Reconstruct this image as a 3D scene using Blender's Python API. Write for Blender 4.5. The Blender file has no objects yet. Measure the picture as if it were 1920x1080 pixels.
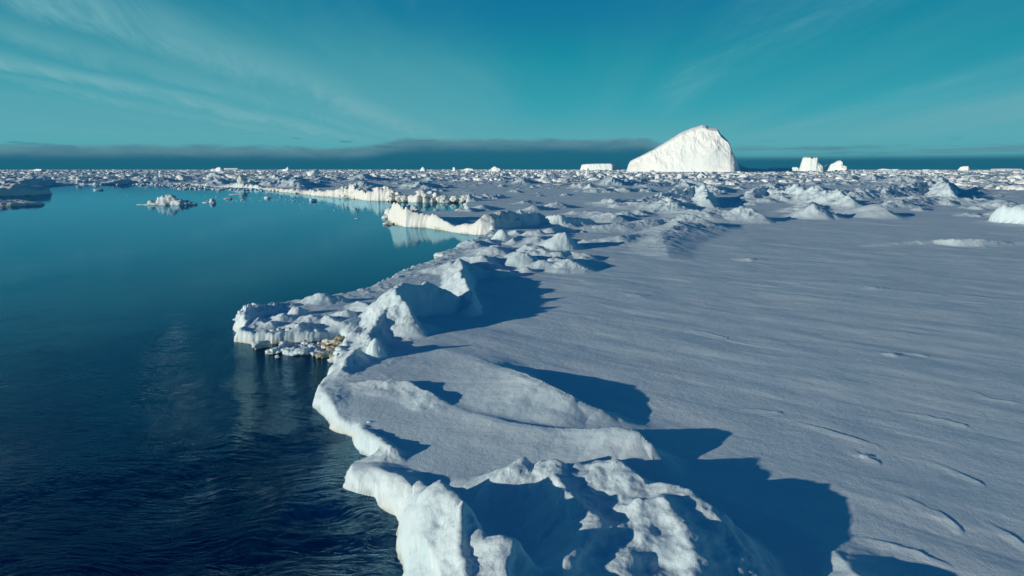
import bpy, math, random
import numpy as np
from mathutils import Vector

# ------------------------------------------------------------------ camera
scene = bpy.context.scene
H, TILT, F = 7.0, math.radians(9.95), 1274.0
cam_d = bpy.data.cameras.new("camera"); cam = bpy.data.objects.new("camera", cam_d)
scene.collection.objects.link(cam)
cam.location = (0, 0, H); cam.rotation_euler = (math.pi / 2 - TILT, 0, 0)
cam_d.sensor_width = 36.0; cam_d.lens = 36.0 * F / 1920.0
cam_d.clip_start = 0.1; cam_d.clip_end = 60000
scene.camera = cam
scene.view_settings.view_transform = 'Standard'; scene.view_settings.look = 'None'
scene.view_settings.exposure = 0.0; scene.view_settings.gamma = 1.0

# ------------------------------------------------------------------ sun
SUN_EL, SUN_AZ = math.radians(10.5), math.radians(26.0)      # light travels towards +X, a little away from the camera
L = Vector((math.cos(SUN_EL) * math.cos(SUN_AZ), math.cos(SUN_EL) * math.sin(SUN_AZ), -math.sin(SUN_EL)))
sd = bpy.data.lights.new("sun", 'SUN'); sd.energy = 3.35; sd.angle = math.radians(0.5); sd.color = (1.0, 0.88, 0.73)
so = bpy.data.objects.new("sun", sd); scene.collection.objects.link(so)
so.rotation_euler = L.to_track_quat('-Z', 'Y').to_euler(); so.location = (-60, -20, 40)

# ------------------------------------------------------------------ node helper
class NT:
    def __init__(s, nt): s.nt = nt; nt.nodes.clear()
    def n(s, t, **kw):
        nd = s.nt.nodes.new(t)
        for k, v in kw.items(): setattr(nd, k, v)
        return nd
    def link(s, a, b): s.nt.links.new(a, b)
    def put(s, sock, v):
        if isinstance(v, bpy.types.NodeSocket): s.link(v, sock)
        else: sock.default_value = v
    def m(s, op, a, b=0.0, c=0.0, clamp=False):
        nd = s.n('ShaderNodeMath', operation=op); nd.use_clamp = clamp
        s.put(nd.inputs[0], a); s.put(nd.inputs[1], b); s.put(nd.inputs[2], c)
        return nd.outputs[0]
    def ss(s, v, a, b, lo=0.0, hi=1.0):
        nd = s.n('ShaderNodeMapRange', interpolation_type='SMOOTHSTEP')
        s.put(nd.inputs[0], v); s.put(nd.inputs[1], a); s.put(nd.inputs[2], b); s.put(nd.inputs[3], lo); s.put(nd.inputs[4], hi)
        return nd.outputs[0]
    def mix(s, f, a, b, blend='MIX'):
        nd = s.n('ShaderNodeMix', data_type='RGBA', blend_type=blend)
        s.put(nd.inputs[0], f); s.put(nd.inputs[6], a); s.put(nd.inputs[7], b)
        return nd.outputs[2]
    def noise(s, vec, scale, detail=4.0, rough=0.5, dist=0.0, out=0):
        nd = s.n('ShaderNodeTexNoise'); s.put(nd.inputs['Vector'], vec)
        nd.inputs['Scale'].default_value = scale; nd.inputs['Detail'].default_value = detail
        nd.inputs['Roughness'].default_value = rough; nd.inputs['Distortion'].default_value = dist
        return nd.outputs[out]
    def comb(s, x, y, z):
        nd = s.n('ShaderNodeCombineXYZ'); s.put(nd.inputs[0], x); s.put(nd.inputs[1], y); s.put(nd.inputs[2], z)
        return nd.outputs[0]
    def ramp(s, v, stops, interp='LINEAR'):
        nd = s.n('ShaderNodeValToRGB'); nd.color_ramp.interpolation = interp
        el = nd.color_ramp.elements
        while len(el) > 1: el.remove(el[-1])
        el[0].position = stops[0][0]; el[0].color = (*stops[0][1], 1)
        for p, c in stops[1:]:
            e = el.new(p); e.color = (*c, 1)
        s.put(nd.inputs[0], v)
        return nd.outputs[0]

# ------------------------------------------------------------------ sky
world = bpy.data.worlds.new("World"); scene.world = world; world.use_nodes = True
w = NT(world.node_tree)
tc = w.n('ShaderNodeTexCoord'); sep = w.n('ShaderNodeSeparateXYZ'); w.link(tc.outputs['Generated'], sep.inputs[0])
X, Y, Z = sep.outputs
elev = w.m('MULTIPLY', w.m('ARCSINE', Z), 57.2958)
az = w.m('MULTIPLY', w.m('ARCTAN2', X, Y), 57.2958)           # 0 = straight ahead, + to the right
pos = w.m('POWER', w.m('DIVIDE', w.m('MAXIMUM', elev, 0.0), 90.0), 0.5)
def P(deg): return math.sqrt(deg / 90.0)
base = w.ramp(pos, [(0.0, (.075, .36, .42)), (P(2.5), (.095, .375, .43)), (P(5), (.034, .33, .40)), (P(9), (.009, .255, .335)),
                    (P(13), (.008, .20, .31)), (P(18), (.003, .095, .235)), (P(26), (.0018, .033, .120)), (P(45), (.0018, .028, .100)), (1.0, (.0018, .023, .085))])
# deeper blue towards the top centre, greener to the sides
dc = w.m('MULTIPLY', w.ss(w.m('ABSOLUTE', w.m('SUBTRACT', az, 3.0)), 4.0, 26.0, 1.0, 0.0), w.ss(elev, 7.5, 14.0))
base = w.mix(w.m('MULTIPLY', dc, 0.6), base, (.006, .150, .310, 1))
# cirrus: streaks on a high plane converging just right of the view axis
inv = w.m('DIVIDE', 1.0, w.m('ADD', w.m('MAXIMUM', Z, 0.0), 0.035))
px_, py_ = w.m('MULTIPLY', X, inv), w.m('MULTIPLY', Y, inv)
a = math.radians(5.5)
across = w.m('SUBTRACT', w.m('MULTIPLY', px_, math.cos(a)), w.m('MULTIPLY', py_, math.sin(a)))
along = w.m('ADD', w.m('MULTIPLY', px_, math.sin(a)), w.m('MULTIPLY', py_, math.cos(a)))
v1 = w.comb(across, w.m('MULTIPLY', along, 0.10), 0.0)
n1 = w.noise(v1, 1.1, 7.0, 0.60, 0.35)
n2 = w.noise(w.comb(across, w.m('MULTIPLY', along, 0.10), 4.0), 0.55, 3.0, 0.5, 0.2)
inv2 = w.m('DIVIDE', 1.0, w.m('ADD', w.m('MAXIMUM', Z, 0.0), 0.11)); fx_, fy_ = w.m('MULTIPLY', X, inv2), w.m('MULTIPLY', Y, inv2)
a2 = math.radians(-16.0)
ac2 = w.m('SUBTRACT', w.m('MULTIPLY', fx_, math.cos(a2)), w.m('MULTIPLY', fy_, math.sin(a2))); al2 = w.m('ADD', w.m('MULTIPLY', fx_, math.sin(a2)), w.m('MULTIPLY', fy_, math.cos(a2)))
fib = w.noise(w.comb(w.m('MULTIPLY', ac2, 2.6), w.m('MULTIPLY', al2, 0.55), 9.0), 1.5, 9.0, 0.66, 0.9)
warp = w.m('ADD', w.m('MULTIPLY', w.m('SUBTRACT', w.noise(w.comb(w.m('MULTIPLY', across, .3), w.m('MULTIPLY', along, .14), 3.0), 1.0, 4.0, .55), .5), 1.6), w.m('MULTIPLY', w.m('SUBTRACT', fib, .5), 0.9))
aw = w.m('ADD', across, warp)
def band(c_, wd_, amt_): return w.m('MULTIPLY', w.ss(w.m('ABSOLUTE', w.m('SUBTRACT', aw, c_)), wd_, 0.0), amt_)
bands = w.m('ADD', w.m('ADD', band(-4.1, .45, .95), band(-2.55, .60, .85)), w.m('ADD', band(-4.75, .35, .5), band(-3.35, .40, .45)))
bands = w.m('ADD', bands, w.m('MULTIPLY', w.ss(n1, .42, .70), w.ss(az, -2.0, -14.0, 0.03, .14)))
right_b = w.m('MULTIPLY', w.m('ADD', w.ss(n1, .40, .68, 0.0, .30), 0.08), w.m('MULTIPLY', w.ss(az, 6.0, 14.0), w.ss(n2, .38, .6)))
amt = w.m('MULTIPLY', w.m('ADD', w.m('MULTIPLY', bands, w.ss(az, -3.0, 1.0, 1.0, 0.0)), right_b), w.ss(fib, 0.32, 0.66, 0.35, 1.15), clamp=True)
amt = w.m('MULTIPLY', amt, w.ss(elev, 14.0, 24.0, 1.0, 0.15))
amt = w.m('MULTIPLY', amt, w.ss(elev, 1.6, 3.6, 0.2, 1.0))
base = w.mix(w.m('MULTIPLY', amt, 0.85), base, (.17, .43, .48, 1))
veil = w.m('MULTIPLY', w.ss(w.noise(v1, 0.32, 4.0, .5, .4), .35, .7), w.m('MULTIPLY', w.ss(elev, 1.5, 4.0), w.ss(elev, 7.0, 13.0, 1.0, 0.0)))
veil = w.m('MULTIPLY', veil, w.ss(az, 2.0, 14.0, .5, .95))
base = w.mix(veil, base, (.145, .385, .44, 1))
# low cloud bank on the horizon
azv = w.comb(w.m('MULTIPLY', az, 0.05), w.m('MULTIPLY', elev, 0.22), 0.0)
nb = w.noise(azv, 5.5, 7.0, 0.62, 0.3)
nlow = w.noise(w.comb(w.m('MULTIPLY', az, 0.03), 0.0, 2.0), 1.0, 1.0)
centre = w.m('MULTIPLY', w.ss(az, -13.5, -8.0), w.ss(az, 10.5, 14.0, 1.0, 0.0))
top = w.m('ADD', w.m('ADD', 1.62, w.m('MULTIPLY', centre, 0.78)), w.m('MULTIPLY', w.m('SUBTRACT', nlow, 0.5), 0.5))
ee = w.m('ADD', elev, w.m('MULTIPLY', w.m('SUBTRACT', nb, 0.5), 0.75))
body = w.ss(w.m('SUBTRACT', ee, top), -0.22, 0.18, 1.0, 0.0)
right = w.ss(az, 10.5, 15.0)
stre = w.ss(w.noise(w.comb(w.m('MULTIPLY', az, 0.06), w.m('MULTIPLY', elev, 1.5), 5.0), 1.7, 5.0, 0.6, 0.2), 0.40, 0.62)
body = w.m('MULTIPLY', body, w.m('MAXIMUM', w.m('SUBTRACT', 1.0, w.m('MULTIPLY', right, w.ss(elev, 0.55, 1.1, 0.0, 0.75))), w.m('MULTIPLY', stre, 0.85)))
dark = w.ss(w.m('ADD', elev, w.m('MULTIPLY', w.m('SUBTRACT', nb, 0.5), 0.35)), w.m('SUBTRACT', top, 1.25), w.m('SUBTRACT', top, 0.15), 0.0, 1.0)
bank = w.mix(w.m('MULTIPLY', dark, w.ss(nb, .3, .65, .7, 1.0)), (.011, .115, .195, 1), (.105, .245, .31, 1))
base = w.mix(w.m('MULTIPLY', body, 0.95), base, bank)
low = w.ss(elev, 0.35, 1.15, 0.85, 0.0)
base = w.mix(low, base, (.012, .120, .195, 1))
# small loose dark wisps just above the bank
wsp = w.m('MULTIPLY', w.ss(w.noise(w.comb(w.m('MULTIPLY', az, 0.16), w.m('MULTIPLY', elev, 1.6), 11.0), 1.5, 3.0, 0.5), 0.64, 0.72),
          w.m('MULTIPLY', w.ss(elev, 1.5, 1.8), w.ss(elev, 2.3, 2.9, 1.0, 0.0)))
base = w.mix(w.m('MULTIPLY', wsp, w.ss(az, 2.0, 8.0, 0.55, 0.12)), base, (.03, .17, .26, 1))
bg1 = w.n('ShaderNodeBackground'); w.put(bg1.inputs[0], base); bg1.inputs[1].default_value = 1.0
sky = w.n('ShaderNodeTexSky', sky_type='NISHITA', sun_disc=False)
sky.sun_elevation = SUN_EL; sky.sun_rotation = math.radians(270 - 26)
bg2 = w.n('ShaderNodeBackground'); w.put(bg2.inputs[0], w.mix(1.0, sky.outputs[0], (.004, .05, .12, 1), 'MULTIPLY')); bg2.inputs[1].default_value = 0.05
add = w.n('ShaderNodeAddShader'); w.link(bg1.outputs[0], add.inputs[0]); w.link(bg2.outputs[0], add.inputs[1])
wo = w.n('ShaderNodeOutputWorld'); w.link(add.outputs[0], wo.inputs[0])

# ------------------------------------------------------------------ numpy noise
rs = np.random.RandomState(7)
PERM = rs.permutation(256); PERM = np.concatenate([PERM] * 3).astype(np.int32)
G3 = rs.normal(size=(256, 3)); G3 /= np.linalg.norm(G3, axis=1)[:, None]
G2 = np.stack([np.cos(np.arange(256) * 2.39996), np.sin(np.arange(256) * 2.39996)], 1)
def n2(x, y):
    xi = np.floor(x).astype(np.int64); yi = np.floor(y).astype(np.int64); xf = x - xi; yf = y - yi; xi &= 255; yi &= 255
    u = xf * xf * xf * (xf * (xf * 6 - 15) + 10); v = yf * yf * yf * (yf * (yf * 6 - 15) + 10)
    def c(i, j):
        g = G2[PERM[PERM[(xi + i) & 255] + ((yi + j) & 255)]]
        return g[..., 0] * (xf - i) + g[..., 1] * (yf - j)
    a0 = c(0, 0); a1 = c(1, 0); b0 = c(0, 1); b1 = c(1, 1)
    return 1.5 * ((a0 + u * (a1 - a0)) * (1 - v) + (b0 + u * (b1 - b0)) * v)
def fbm2(x, y, o=4, g=0.5, ridged=False):
    s = 0; a_ = 1.0; t = 0
    for i in range(o):
        v = n2(x + 17.3 * i, y - 9.1 * i)
        if ridged: v = 1 - 2 * np.abs(v)
        s = s + a_ * v; t += a_; a_ *= g; x = x * 2.03; y = y * 2.03
    return s / t
def n3(x, y, z):
    xi = np.floor(x).astype(np.int64); yi = np.floor(y).astype(np.int64); zi = np.floor(z).astype(np.int64)
    xf = x - xi; yf = y - yi; zf = z - zi
    u = xf * xf * (3 - 2 * xf); v = yf * yf * (3 - 2 * yf); q = zf * zf * (3 - 2 * zf)
    def c(i, j, k):
        g = G3[PERM[PERM[PERM[(xi + i) & 255] + ((yi + j) & 255)] + ((zi + k) & 255)] & 255]
        return g[..., 0] * (xf - i) + g[..., 1] * (yf - j) + g[..., 2] * (zf - k)
    r = 0
    for k, wq in ((0, 1 - q), (1, q)):
        r = r + wq * ((c(0, 0, k) * (1 - u) + c(1, 0, k) * u) * (1 - v) + (c(0, 1, k) * (1 - u) + c(1, 1, k) * u) * v)
    return 1.5 * r
def fbm3(x, y, z, o=3, g=0.5):
    s = 0; a_ = 1.0; t = 0
    for i in range(o):
        s = s + a_ * n3(x + 5.3 * i, y + 11.1 * i, z - 3.7 * i); t += a_; a_ *= g; x = x * 2.07; y = y * 2.07; z = z * 2.07
    return s / t
def sstep(t): t = np.clip(t, 0, 1); return t * t * (3 - 2 * t)

def g(px, py, z=0.0):
    """where the line of sight through a photo pixel meets the level z"""
    x = (px - 960) / F; y = -(py - 540) / F
    dy = math.cos(TILT) + y * math.sin(TILT); dz = -math.sin(TILT) + y * math.cos(TILT)
    t = (z - H) / dz
    return (x * t, dy * t)

# ------------------------------------------------------------------ object helpers
col = scene.collection
def tag(o, label=None, cat=None, group=None, kind=None):
    if label: o['label'] = label
    if cat: o['category'] = cat
    if group: o['group'] = group
    if kind: o['kind'] = kind
    return o
def mesh_obj(name, verts, faces, mat, normals=None, parent=None, smooth=True):
    me = bpy.data.meshes.new(name)
    verts = np.asarray(verts, np.float32); faces = np.asarray(faces, np.int32); k = faces.shape[1]
    me.vertices.add(len(verts)); me.vertices.foreach_set('co', verts.ravel())
    me.loops.add(faces.size); me.loops.foreach_set('vertex_index', faces.ravel())
    me.polygons.add(len(faces)); me.polygons.foreach_set('loop_start', np.arange(0, faces.size, k, dtype=np.int32))
    me.polygons.foreach_set('loop_total', np.full(len(faces), k, np.int32))
    me.update(calc_edges=True)
    if smooth: me.polygons.foreach_set('use_smooth', np.ones(len(faces), bool))
    me.materials.append(mat)
    if normals is not None: me.normals_split_custom_set_from_vertices(np.asarray(normals, np.float32).tolist())
    o = bpy.data.objects.new(name, me); col.objects.link(o)
    if parent: o.parent = parent
    return o

# ------------------------------------------------------------------ materials
def snow_mat(name, tint=(.745, .905, .955), stain=0.0, bump=1.0, scale=1.0, stain_col=(.62, .50, .26), grey=(.65, .85, .925), rock=False):
    m = bpy.data.materials.new(name); m.use_nodes = True; s = NT(m.node_tree)
    geo = s.n('ShaderNodeNewGeometry'); posn = geo.outputs['Position']
    sp = s.n('ShaderNodeSeparateXYZ'); s.link(posn, sp.inputs[0])
    patch = s.noise(posn, 0.35 * scale, 5.0, 0.6)
    c = s.mix(s.ss(patch, .35, .70), (*tint, 1), (*grey, 1))
    if stain > 0:    # diatom stain in the splash band at the waterline
        zn = s.m('ADD', sp.outputs[2], s.m('MULTIPLY', s.m('SUBTRACT', s.noise(posn, 1.3 * scale, 4.0, .65), .5), 0.5 / scale))
        st = s.m('MULTIPLY', s.ss(zn, 0.02, 0.30 / scale, 1.0, 0.0), s.ss(s.noise(posn, 0.22 * scale, 2.0), .42, .58))
        c = s.mix(s.m('MULTIPLY', st, stain), c, (*stain_col, 1))
        band = s.ss(zn, -0.05, 0.10 / scale, 1.0, 0.0)          # wet, darker ice just at the water
        c = s.mix(s.m('MULTIPLY', band, 0.55), c, (.30, .34, .30, 1))
    b = s.n('ShaderNodeBsdfPrincipled'); s.put(b.inputs['Base Color'], c)
    b.inputs['Roughness'].default_value = 0.62; b.inputs['IOR'].default_value = 1.31
    b.inputs['Specular IOR Level'].default_value = 0.35
    grain = s.noise(posn, 38.0 * scale, 3.0, 0.7)
    crust = s.noise(posn, 7.0 * scale, 4.0, 0.6)
    bp = s.n('ShaderNodeBump'); bp.inputs['Strength'].default_value = 0.8 * bump; bp.inputs['Distance'].default_value = 0.016 / scale
    s.put(bp.inputs['Height'], grain)
    bp2 = s.n('ShaderNodeBump'); bp2.inputs['Strength'].default_value = 0.5 * bump; bp2.inputs['Distance'].default_value = 0.035 / scale
    s.put(bp2.inputs['Height'], crust); s.link(bp.outputs[0], bp2.inputs['Normal'])
    s.link(bp2.outputs[0], b.inputs['Normal'])
    out = s.n('ShaderNodeOutputMaterial'); s.link(b.outputs[0], out.inputs[0])
    return m
M_snow = snow_mat('packed_snow', stain=0.35)
M_ledge = snow_mat('cliff_ice', tint=(.88, .92, .90), stain=0.4, scale=0.5, grey=(.76, .86, .86))
M_berg = snow_mat('glacier_ice', tint=(.88, .93, .92), scale=0.02, bump=0.8, grey=(.78, .88, .89))
M_block = snow_mat('block_ice', tint=(.86, .92, .93), scale=0.3, grey=(.72, .84, .88))
M_brown = snow_mat('stained_ice', tint=(.68, .62, .42), scale=1.0, grey=(.52, .48, .34))
M_cream = snow_mat('cream_ice', tint=(.82, .82, .72), scale=1.0, grey=(.68, .74, .68))

def water_mat():
    m = bpy.data.materials.new('sea_water'); m.use_nodes = True; s = NT(m.node_tree)
    geo = s.n('ShaderNodeNewGeometry'); sp = s.n('ShaderNodeSeparateXYZ'); s.link(geo.outputs['Position'], sp.inputs[0])
    x, y = sp.outputs[0], sp.outputs[1]
    near = s.m('POWER', s.ss(y, 10.0, 120.0, 1.0, 0.0), 4.0); vnear = s.m('ADD', s.m('POWER', s.ss(y, 8.0, 52.0, 1.0, 0.0), 2.0), 0.03)
    # current-driven ripples: warped, stretched noise
    wv = s.n('ShaderNodeVectorMath', operation='ADD')
    wn = s.n('ShaderNodeVectorMath', operation='SCALE'); s.put(wn.inputs[0], s.noise(geo.outputs['Position'], 0.16, 3.0, .5, out=1)); wn.inputs['Scale'].default_value = 5.0
    s.link(geo.outputs['Position'], wv.inputs[0]); s.link(wn.outputs[0], wv.inputs[1])
    mp = s.n('ShaderNodeMapping'); mp.inputs['Rotation'].default_value = (0, 0, math.radians(-14)); mp.inputs['Scale'].default_value = (0.30, 1.0, 1.0)
    s.link(wv.outputs[0], mp.inputs[0])
    r1 = s.noise(mp.outputs[0], 5.5, 4.0, 0.58, 1.3)
    r1 = s.m('SUBTRACT', 1.0, s.m('ABSOLUTE', s.m('MULTIPLY', s.m('SUBTRACT', r1, .5), 4.0)))
    r2 = s.noise(mp.outputs[0], 1.1, 3.0, 0.5, 0.5)
    patch = s.ss(s.noise(geo.outputs['Position'], 0.13, 3.0, .5, .5), .38, .66, .30, 1.0)
    b1 = s.n('ShaderNodeBump'); b1.inputs['Distance'].default_value = 0.026
    s.put(b1.inputs['Height'], r1); s.put(b1.inputs['Strength'], s.m('MULTIPLY', s.m('MULTIPLY', 1.0, patch), s.m('MULTIPLY', vnear, 1.0)))
    b2 = s.n('ShaderNodeBump'); b2.inputs['Distance'].default_value = 0.14; s.put(b2.inputs['Height'], r2)
    s.put(b2.inputs['Strength'], s.m('ADD', s.m('MULTIPLY', near, 0.035), 0.006)); s.link(b1.outputs[0], b2.inputs['Normal'])
    mp3 = s.n('ShaderNodeMapping'); mp3.inputs['Scale'].default_value = (0.35, 1.0, 1.0); s.link(geo.outputs['Position'], mp3.inputs[0])
    b3 = s.n('ShaderNodeBump'); b3.inputs['Distance'].default_value = 0.02; b3.inputs['Strength'].default_value = 0.06
    s.put(b3.inputs['Height'], s.noise(mp3.outputs[0], 3.5, 3.0)); s.link(b2.outputs[0], b3.inputs['Normal'])
    fr = s.n('ShaderNodeFresnel'); fr.inputs[0].default_value = 1.333; s.link(b3.outputs[0], fr.inputs['Normal'])
    gl = s.n('ShaderNodeBsdfGlossy'); gl.inputs['Roughness'].default_value = 0.02; gl.inputs[0].default_value = (.42, .79, .97, 1); s.link(b3.outputs[0], gl.inputs['Normal'])
    tr = s.n('ShaderNodeBsdfTransparent'); tr.inputs[0].default_value = (.7, .97, .95, 1)
    df = s.n('ShaderNodeBsdfDiffuse'); df.inputs[0].default_value = (.0, .014, .26, 1)
    bo = s.n('ShaderNodeMixShader'); bo.inputs[0].default_value = 0.20; s.link(tr.outputs[0], bo.inputs[1]); s.link(df.outputs[0], bo.inputs[2])
    mx = s.n('ShaderNodeMixShader'); s.link(fr.outputs[0], mx.inputs[0]); s.link(bo.outputs[0], mx.inputs[1]); s.link(gl.outputs[0], mx.inputs[2])
    va = s.n('ShaderNodeVolumeAbsorption'); va.inputs[0].default_value = (.0, .88, .66, 1); va.inputs[1].default_value = .9
    out = s.n('ShaderNodeOutputMaterial'); s.link(mx.outputs[0], out.inputs[0]); s.link(va.outputs[0], out.inputs['Volume'])
    return m
M_water = water_mat()
m = bpy.data.materials.new('deep_sea'); m.use_nodes = True; s = NT(m.node_tree)
b = s.n('ShaderNodeBsdfPrincipled'); b.inputs['Roughness'].default_value = 1.0; b.inputs['Specular IOR Level'].default_value = 0
s.put(b.inputs['Base Color'], s.mix(s.noise(s.n('ShaderNodeNewGeometry').outputs['Position'], 0.05, 3.0), (.004, .02, .07, 1), (.006, .03, .10, 1)))
o_ = s.n('ShaderNodeOutputMaterial'); s.link(b.outputs[0], o_.inputs[0]); M_deep = m

# sea: a closed body of water over a dark floor
D = 7.0
gx = [0, 8, 20, 40, 80, 150, 300, 600, 1200, 2400, 5000, 9500]
gx = np.array([-v for v in gx[:0:-1]] + gx, float); gy = gx[gx > -700]
def slab_box(z0, z1):
    nx, ny = len(gx), len(gy); A, Bq = np.meshgrid(gx, gy)
    tp = np.stack([A.ravel(), Bq.ravel(), np.full(A.size, z1)], 1); bt = tp.copy(); bt[:, 2] = z0
    I_ = np.arange(nx * ny).reshape(ny, nx); n_ = nx * ny
    qt = np.stack([I_[:-1, :-1], I_[:-1, 1:], I_[1:, 1:], I_[1:, :-1]], -1).reshape(-1, 4)
    loop = list(I_[0, :]) + list(I_[1:, -1]) + list(I_[-1, -2::-1]) + list(I_[-2:0:-1, 0])
    side = np.array([(loop[i], loop[i] + n_, loop[(i + 1) % len(loop)] + n_, loop[(i + 1) % len(loop)]) for i in range(len(loop))])
    return np.concatenate([tp, bt]), np.concatenate([qt, qt[:, ::-1] + n_, side]), tp, qt
sv, sf, tp, qt = slab_box(-D, 0.0)
tag(mesh_obj('sea', sv, sf, M_water, smooth=False), kind='structure')
tp = tp.copy(); tp[:, 2] = -D + .3
tag(mesh_obj('sea_bed', tp * np.array([.999, .999, 1]), qt, M_deep, smooth=False), kind='structure')

# ------------------------------------------------------------------ coastline of the ice sheet
coast_px = [(770, 1350), (752, 1160), (745, 1080), (742, 1010), (733, 970), (700, 935), (665, 925), (640, 915), (637, 895), (655, 878),
            (684, 872), (690, 862), (672, 852), (669, 828), (660, 822), (635, 815), (612, 805), (606, 784), (598, 771), (588, 760), (587, 745), (593, 732),
            (608, 718), (611, 702), (622, 688), (628, 674), (640, 655), (646, 643), (636, 636), (600, 640), (560, 643), (508, 646), (470, 645), (440, 641),
            (447, 628), (437, 618), (438, 605), (445, 590), (462, 583), (495, 580), (540, 575), (583, 567), (620, 563), (660, 556), (690, 546), (729, 527),
            (758, 511), (792, 499), (815, 490), (821, 485), (812, 480), (830, 477), (852, 466), (880, 459), (917, 444),
            (918, 441), (900, 441), (860, 438), (800, 427), (760, 426), (735, 420), (722, 407), (722, 400), (745, 398), (790, 400), (850, 400), (877, 396), (868, 390), (873, 380),
            (860, 379), (780, 380), (743, 378), (687, 376), (647, 371), (598, 368), (560, 363), (527, 360), (500, 356), (467, 353.5), (430, 352), (400, 351), (370, 347.5),
            (350, 346), (283, 344.5), (233, 345), (190, 346.5), (140, 346), (113, 348), (67, 349), (20, 350), (-120, 350), (-330, 351)]
cw = [(-1.0, -60.0)] + [g(*p) for p in coast_px] + [(-9500., 330.), (-9400., 9400.), (9400., 9500.), (9500., -60.)]
cw = np.array(cw)
def coast_sd(x, y):
    d = np.full(x.shape, 1e9); ins = np.zeros(x.shape, bool); n = len(cw)
    for i in range(n):
        ax, ay = cw[i]; bx, by = cw[(i + 1) % n]; ex, ey = bx - ax, by - ay
        t = np.clip(((x - ax) * ex + (y - ay) * ey) / (ex * ex + ey * ey), 0, 1)
        d = np.minimum(d, (x - ax - t * ex) ** 2 + (y - ay - t * ey) ** 2)
        if ay != by:
            ins ^= ((ay > y) != (by > y)) & (x < (y - ay) * ex / ey + ax)
    return np.where(ins, 1, -1) * np.sqrt(d)

# ------------------------------------------------------------------ relief features: crest lines (photo px, py, height above the sheet, width left, width right)
B0 = 0.45
FE = []     # dict(pts, kind, rough, owner)
OWN = []    # (name, label, category, group)
def own(name, label, cat, group=None): OWN.append((name, label, cat, group)); return len(OWN)
HS = {}
def fe(owner, pts, kind='r', rough=0.5, pl=1.4, pr=1.4):
    q = []; hs = HS.get(owner, 1.0) if owner else 1.0
    pts = [(p[0], p[1], p[2] * hs, p[3], p[4]) for p in pts]
    for p in pts:
        if p[1] > 0 and kind == 'c': q.append(p); continue
        X_, Y_ = g(p[0], p[1], B0 + p[2]); q.append((X_, Y_, p[2], p[3], p[4]))
    if len(q) == 1: q.append((q[0][0] + 0.05, q[0][1], *q[0][2:]))
    FE.append(dict(p=np.array(q), kind=kind, rough=rough, owner=owner, pl=pl, pr=pr))

def cl(px, top, bot, wl, wr, back=.9):
    x0, y0 = g(px, bot); yy = y0 + back; t = -math.tan(-TILT - math.atan((top - 540) / F))
    return (x0 * yy / y0, yy, max(.1, H - yy * t - B0), wl, wr)
RG = 'pressure ridges and hummocks along the ice edge'
o1 = own('pressure_ridge', 'steep white block of ice at the bottom left with a shaded bowl beside it', 'ice ridge', RG); HS[o1] = 0.79
fe(o1, [(960, 1200, 1.05, 2.4, .7), (945, 1080, 1.1, 2.3, .55), (958, 1022, 1.15, 2.3, .5), (915, 1003, 1.15, 2.1, .6), (878, 965, 1.2, 1.9, .6), (850, 916, 1.25, 1.6, .6),
        (820, 920, 1.0, 1.5, .6)], rough=.6, pl=1.25, pr=1.2)
fe(o1, [(822, 921, 1.0, 1.7, .45), (795, 905, .75, 1.6, .4), (770, 885, .55, 1.5, .5), (745, 868, .42, 1.3, .6), (700, 862, .25, .9, .5), (665, 880, .1, .5, .5)], rough=.15, pl=1.2)
fe(o1, [(868, 1090, .85, .7, .5), (872, 1020, .95, .6, .4), (862, 960, 1.15, .5, .4)], rough=.4, pl=1.2)
o2 = own('pressure_ridge', 'broad jagged hummock filling the bottom centre, casting the largest shadow', 'ice ridge', RG); HS[o2] = 0.89
fe(o2, [(1475, 1190, .36, 4.2, .8), (1430, 1080, .46, 4.0, .7), (1385, 1013, .60, 3.8, .6), (1347, 965, .76, 3.5, .5), (1328, 938, .84, 3.2, .5), (1300, 923, .84, 3.0, .5), (1262, 912, .78, 2.8, .6),
        (1215, 902, .76, 2.6, .6), (1192, 886, .80, 2.5, .7), (1172, 861, .90, 2.4, .8), (1150, 868, .68, 2.2, .8), (1120, 867, .66, 2.1, .7), (1088, 861, .68, 1.9, .7), (1060, 868, .60, 1.8, .6), (1040, 857, .74, 1.8, .6),
        (1022, 862, .64, 1.6, .6), (1003, 872, .50, 1.5, .6), (975, 859, .68, 1.4, .7), (940, 876, .40, 1.1, .6), (900, 890, .18, .9, .5)], rough=.65, pl=.85, pr=1.2)
fe(o2, [(1030, 1150, .74, 1.3, 1.4), (1050, 1080, .78, 1.2, 1.4), (1085, 1030, .80, 1.2, 1.4), (1112, 972, .80, 1.1, 1.4), (1100, 948, .78, 1.0, 1.3), (1060, 915, .74, .9, 1.2), (1035, 885, .72, .8, 1.0)], rough=.35, pl=1.1, pr=1.0)
fe(o2, [(1170, 1120, .62, 1.2, 1.2), (1190, 1050, .68, 1.2, 1.2), (1210, 990, .72, 1.1, 1.1), (1195, 950, .72, 1.0, 1.0)], rough=.5, pl=1.0, pr=1.0)
fe(o2, [(1300, 1120, .72, 1.1, 1.0), (1305, 1040, .80, 1.0, 1.0), (1280, 985, .84, 1.0, .8), (1245, 945, .82, .9, .7)], rough=.5, pl=1.0, pr=1.0)
o3 = own('snow_drift', 'long smooth snow drift ending in a bright blunt nose above the big jagged hummock', 'snow drift', RG); HS[o3] = 0.84
fe(o3, [(1236, 846, .28, .9, .5), (1222, 828, .55, 1.5, .5), (1200, 806, .72, 2.2, .55), (1165, 795, .72, 2.6, .6), (1120, 798, .55, 2.8, .7), (1050, 800, .36, 2.8, .8), (960, 793, .26, 2.6, .9), (880, 772, .18, 2.2, 1.0), (820, 752, .1, 1.5, 1.0)], rough=.12, pl=2.1)
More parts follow.
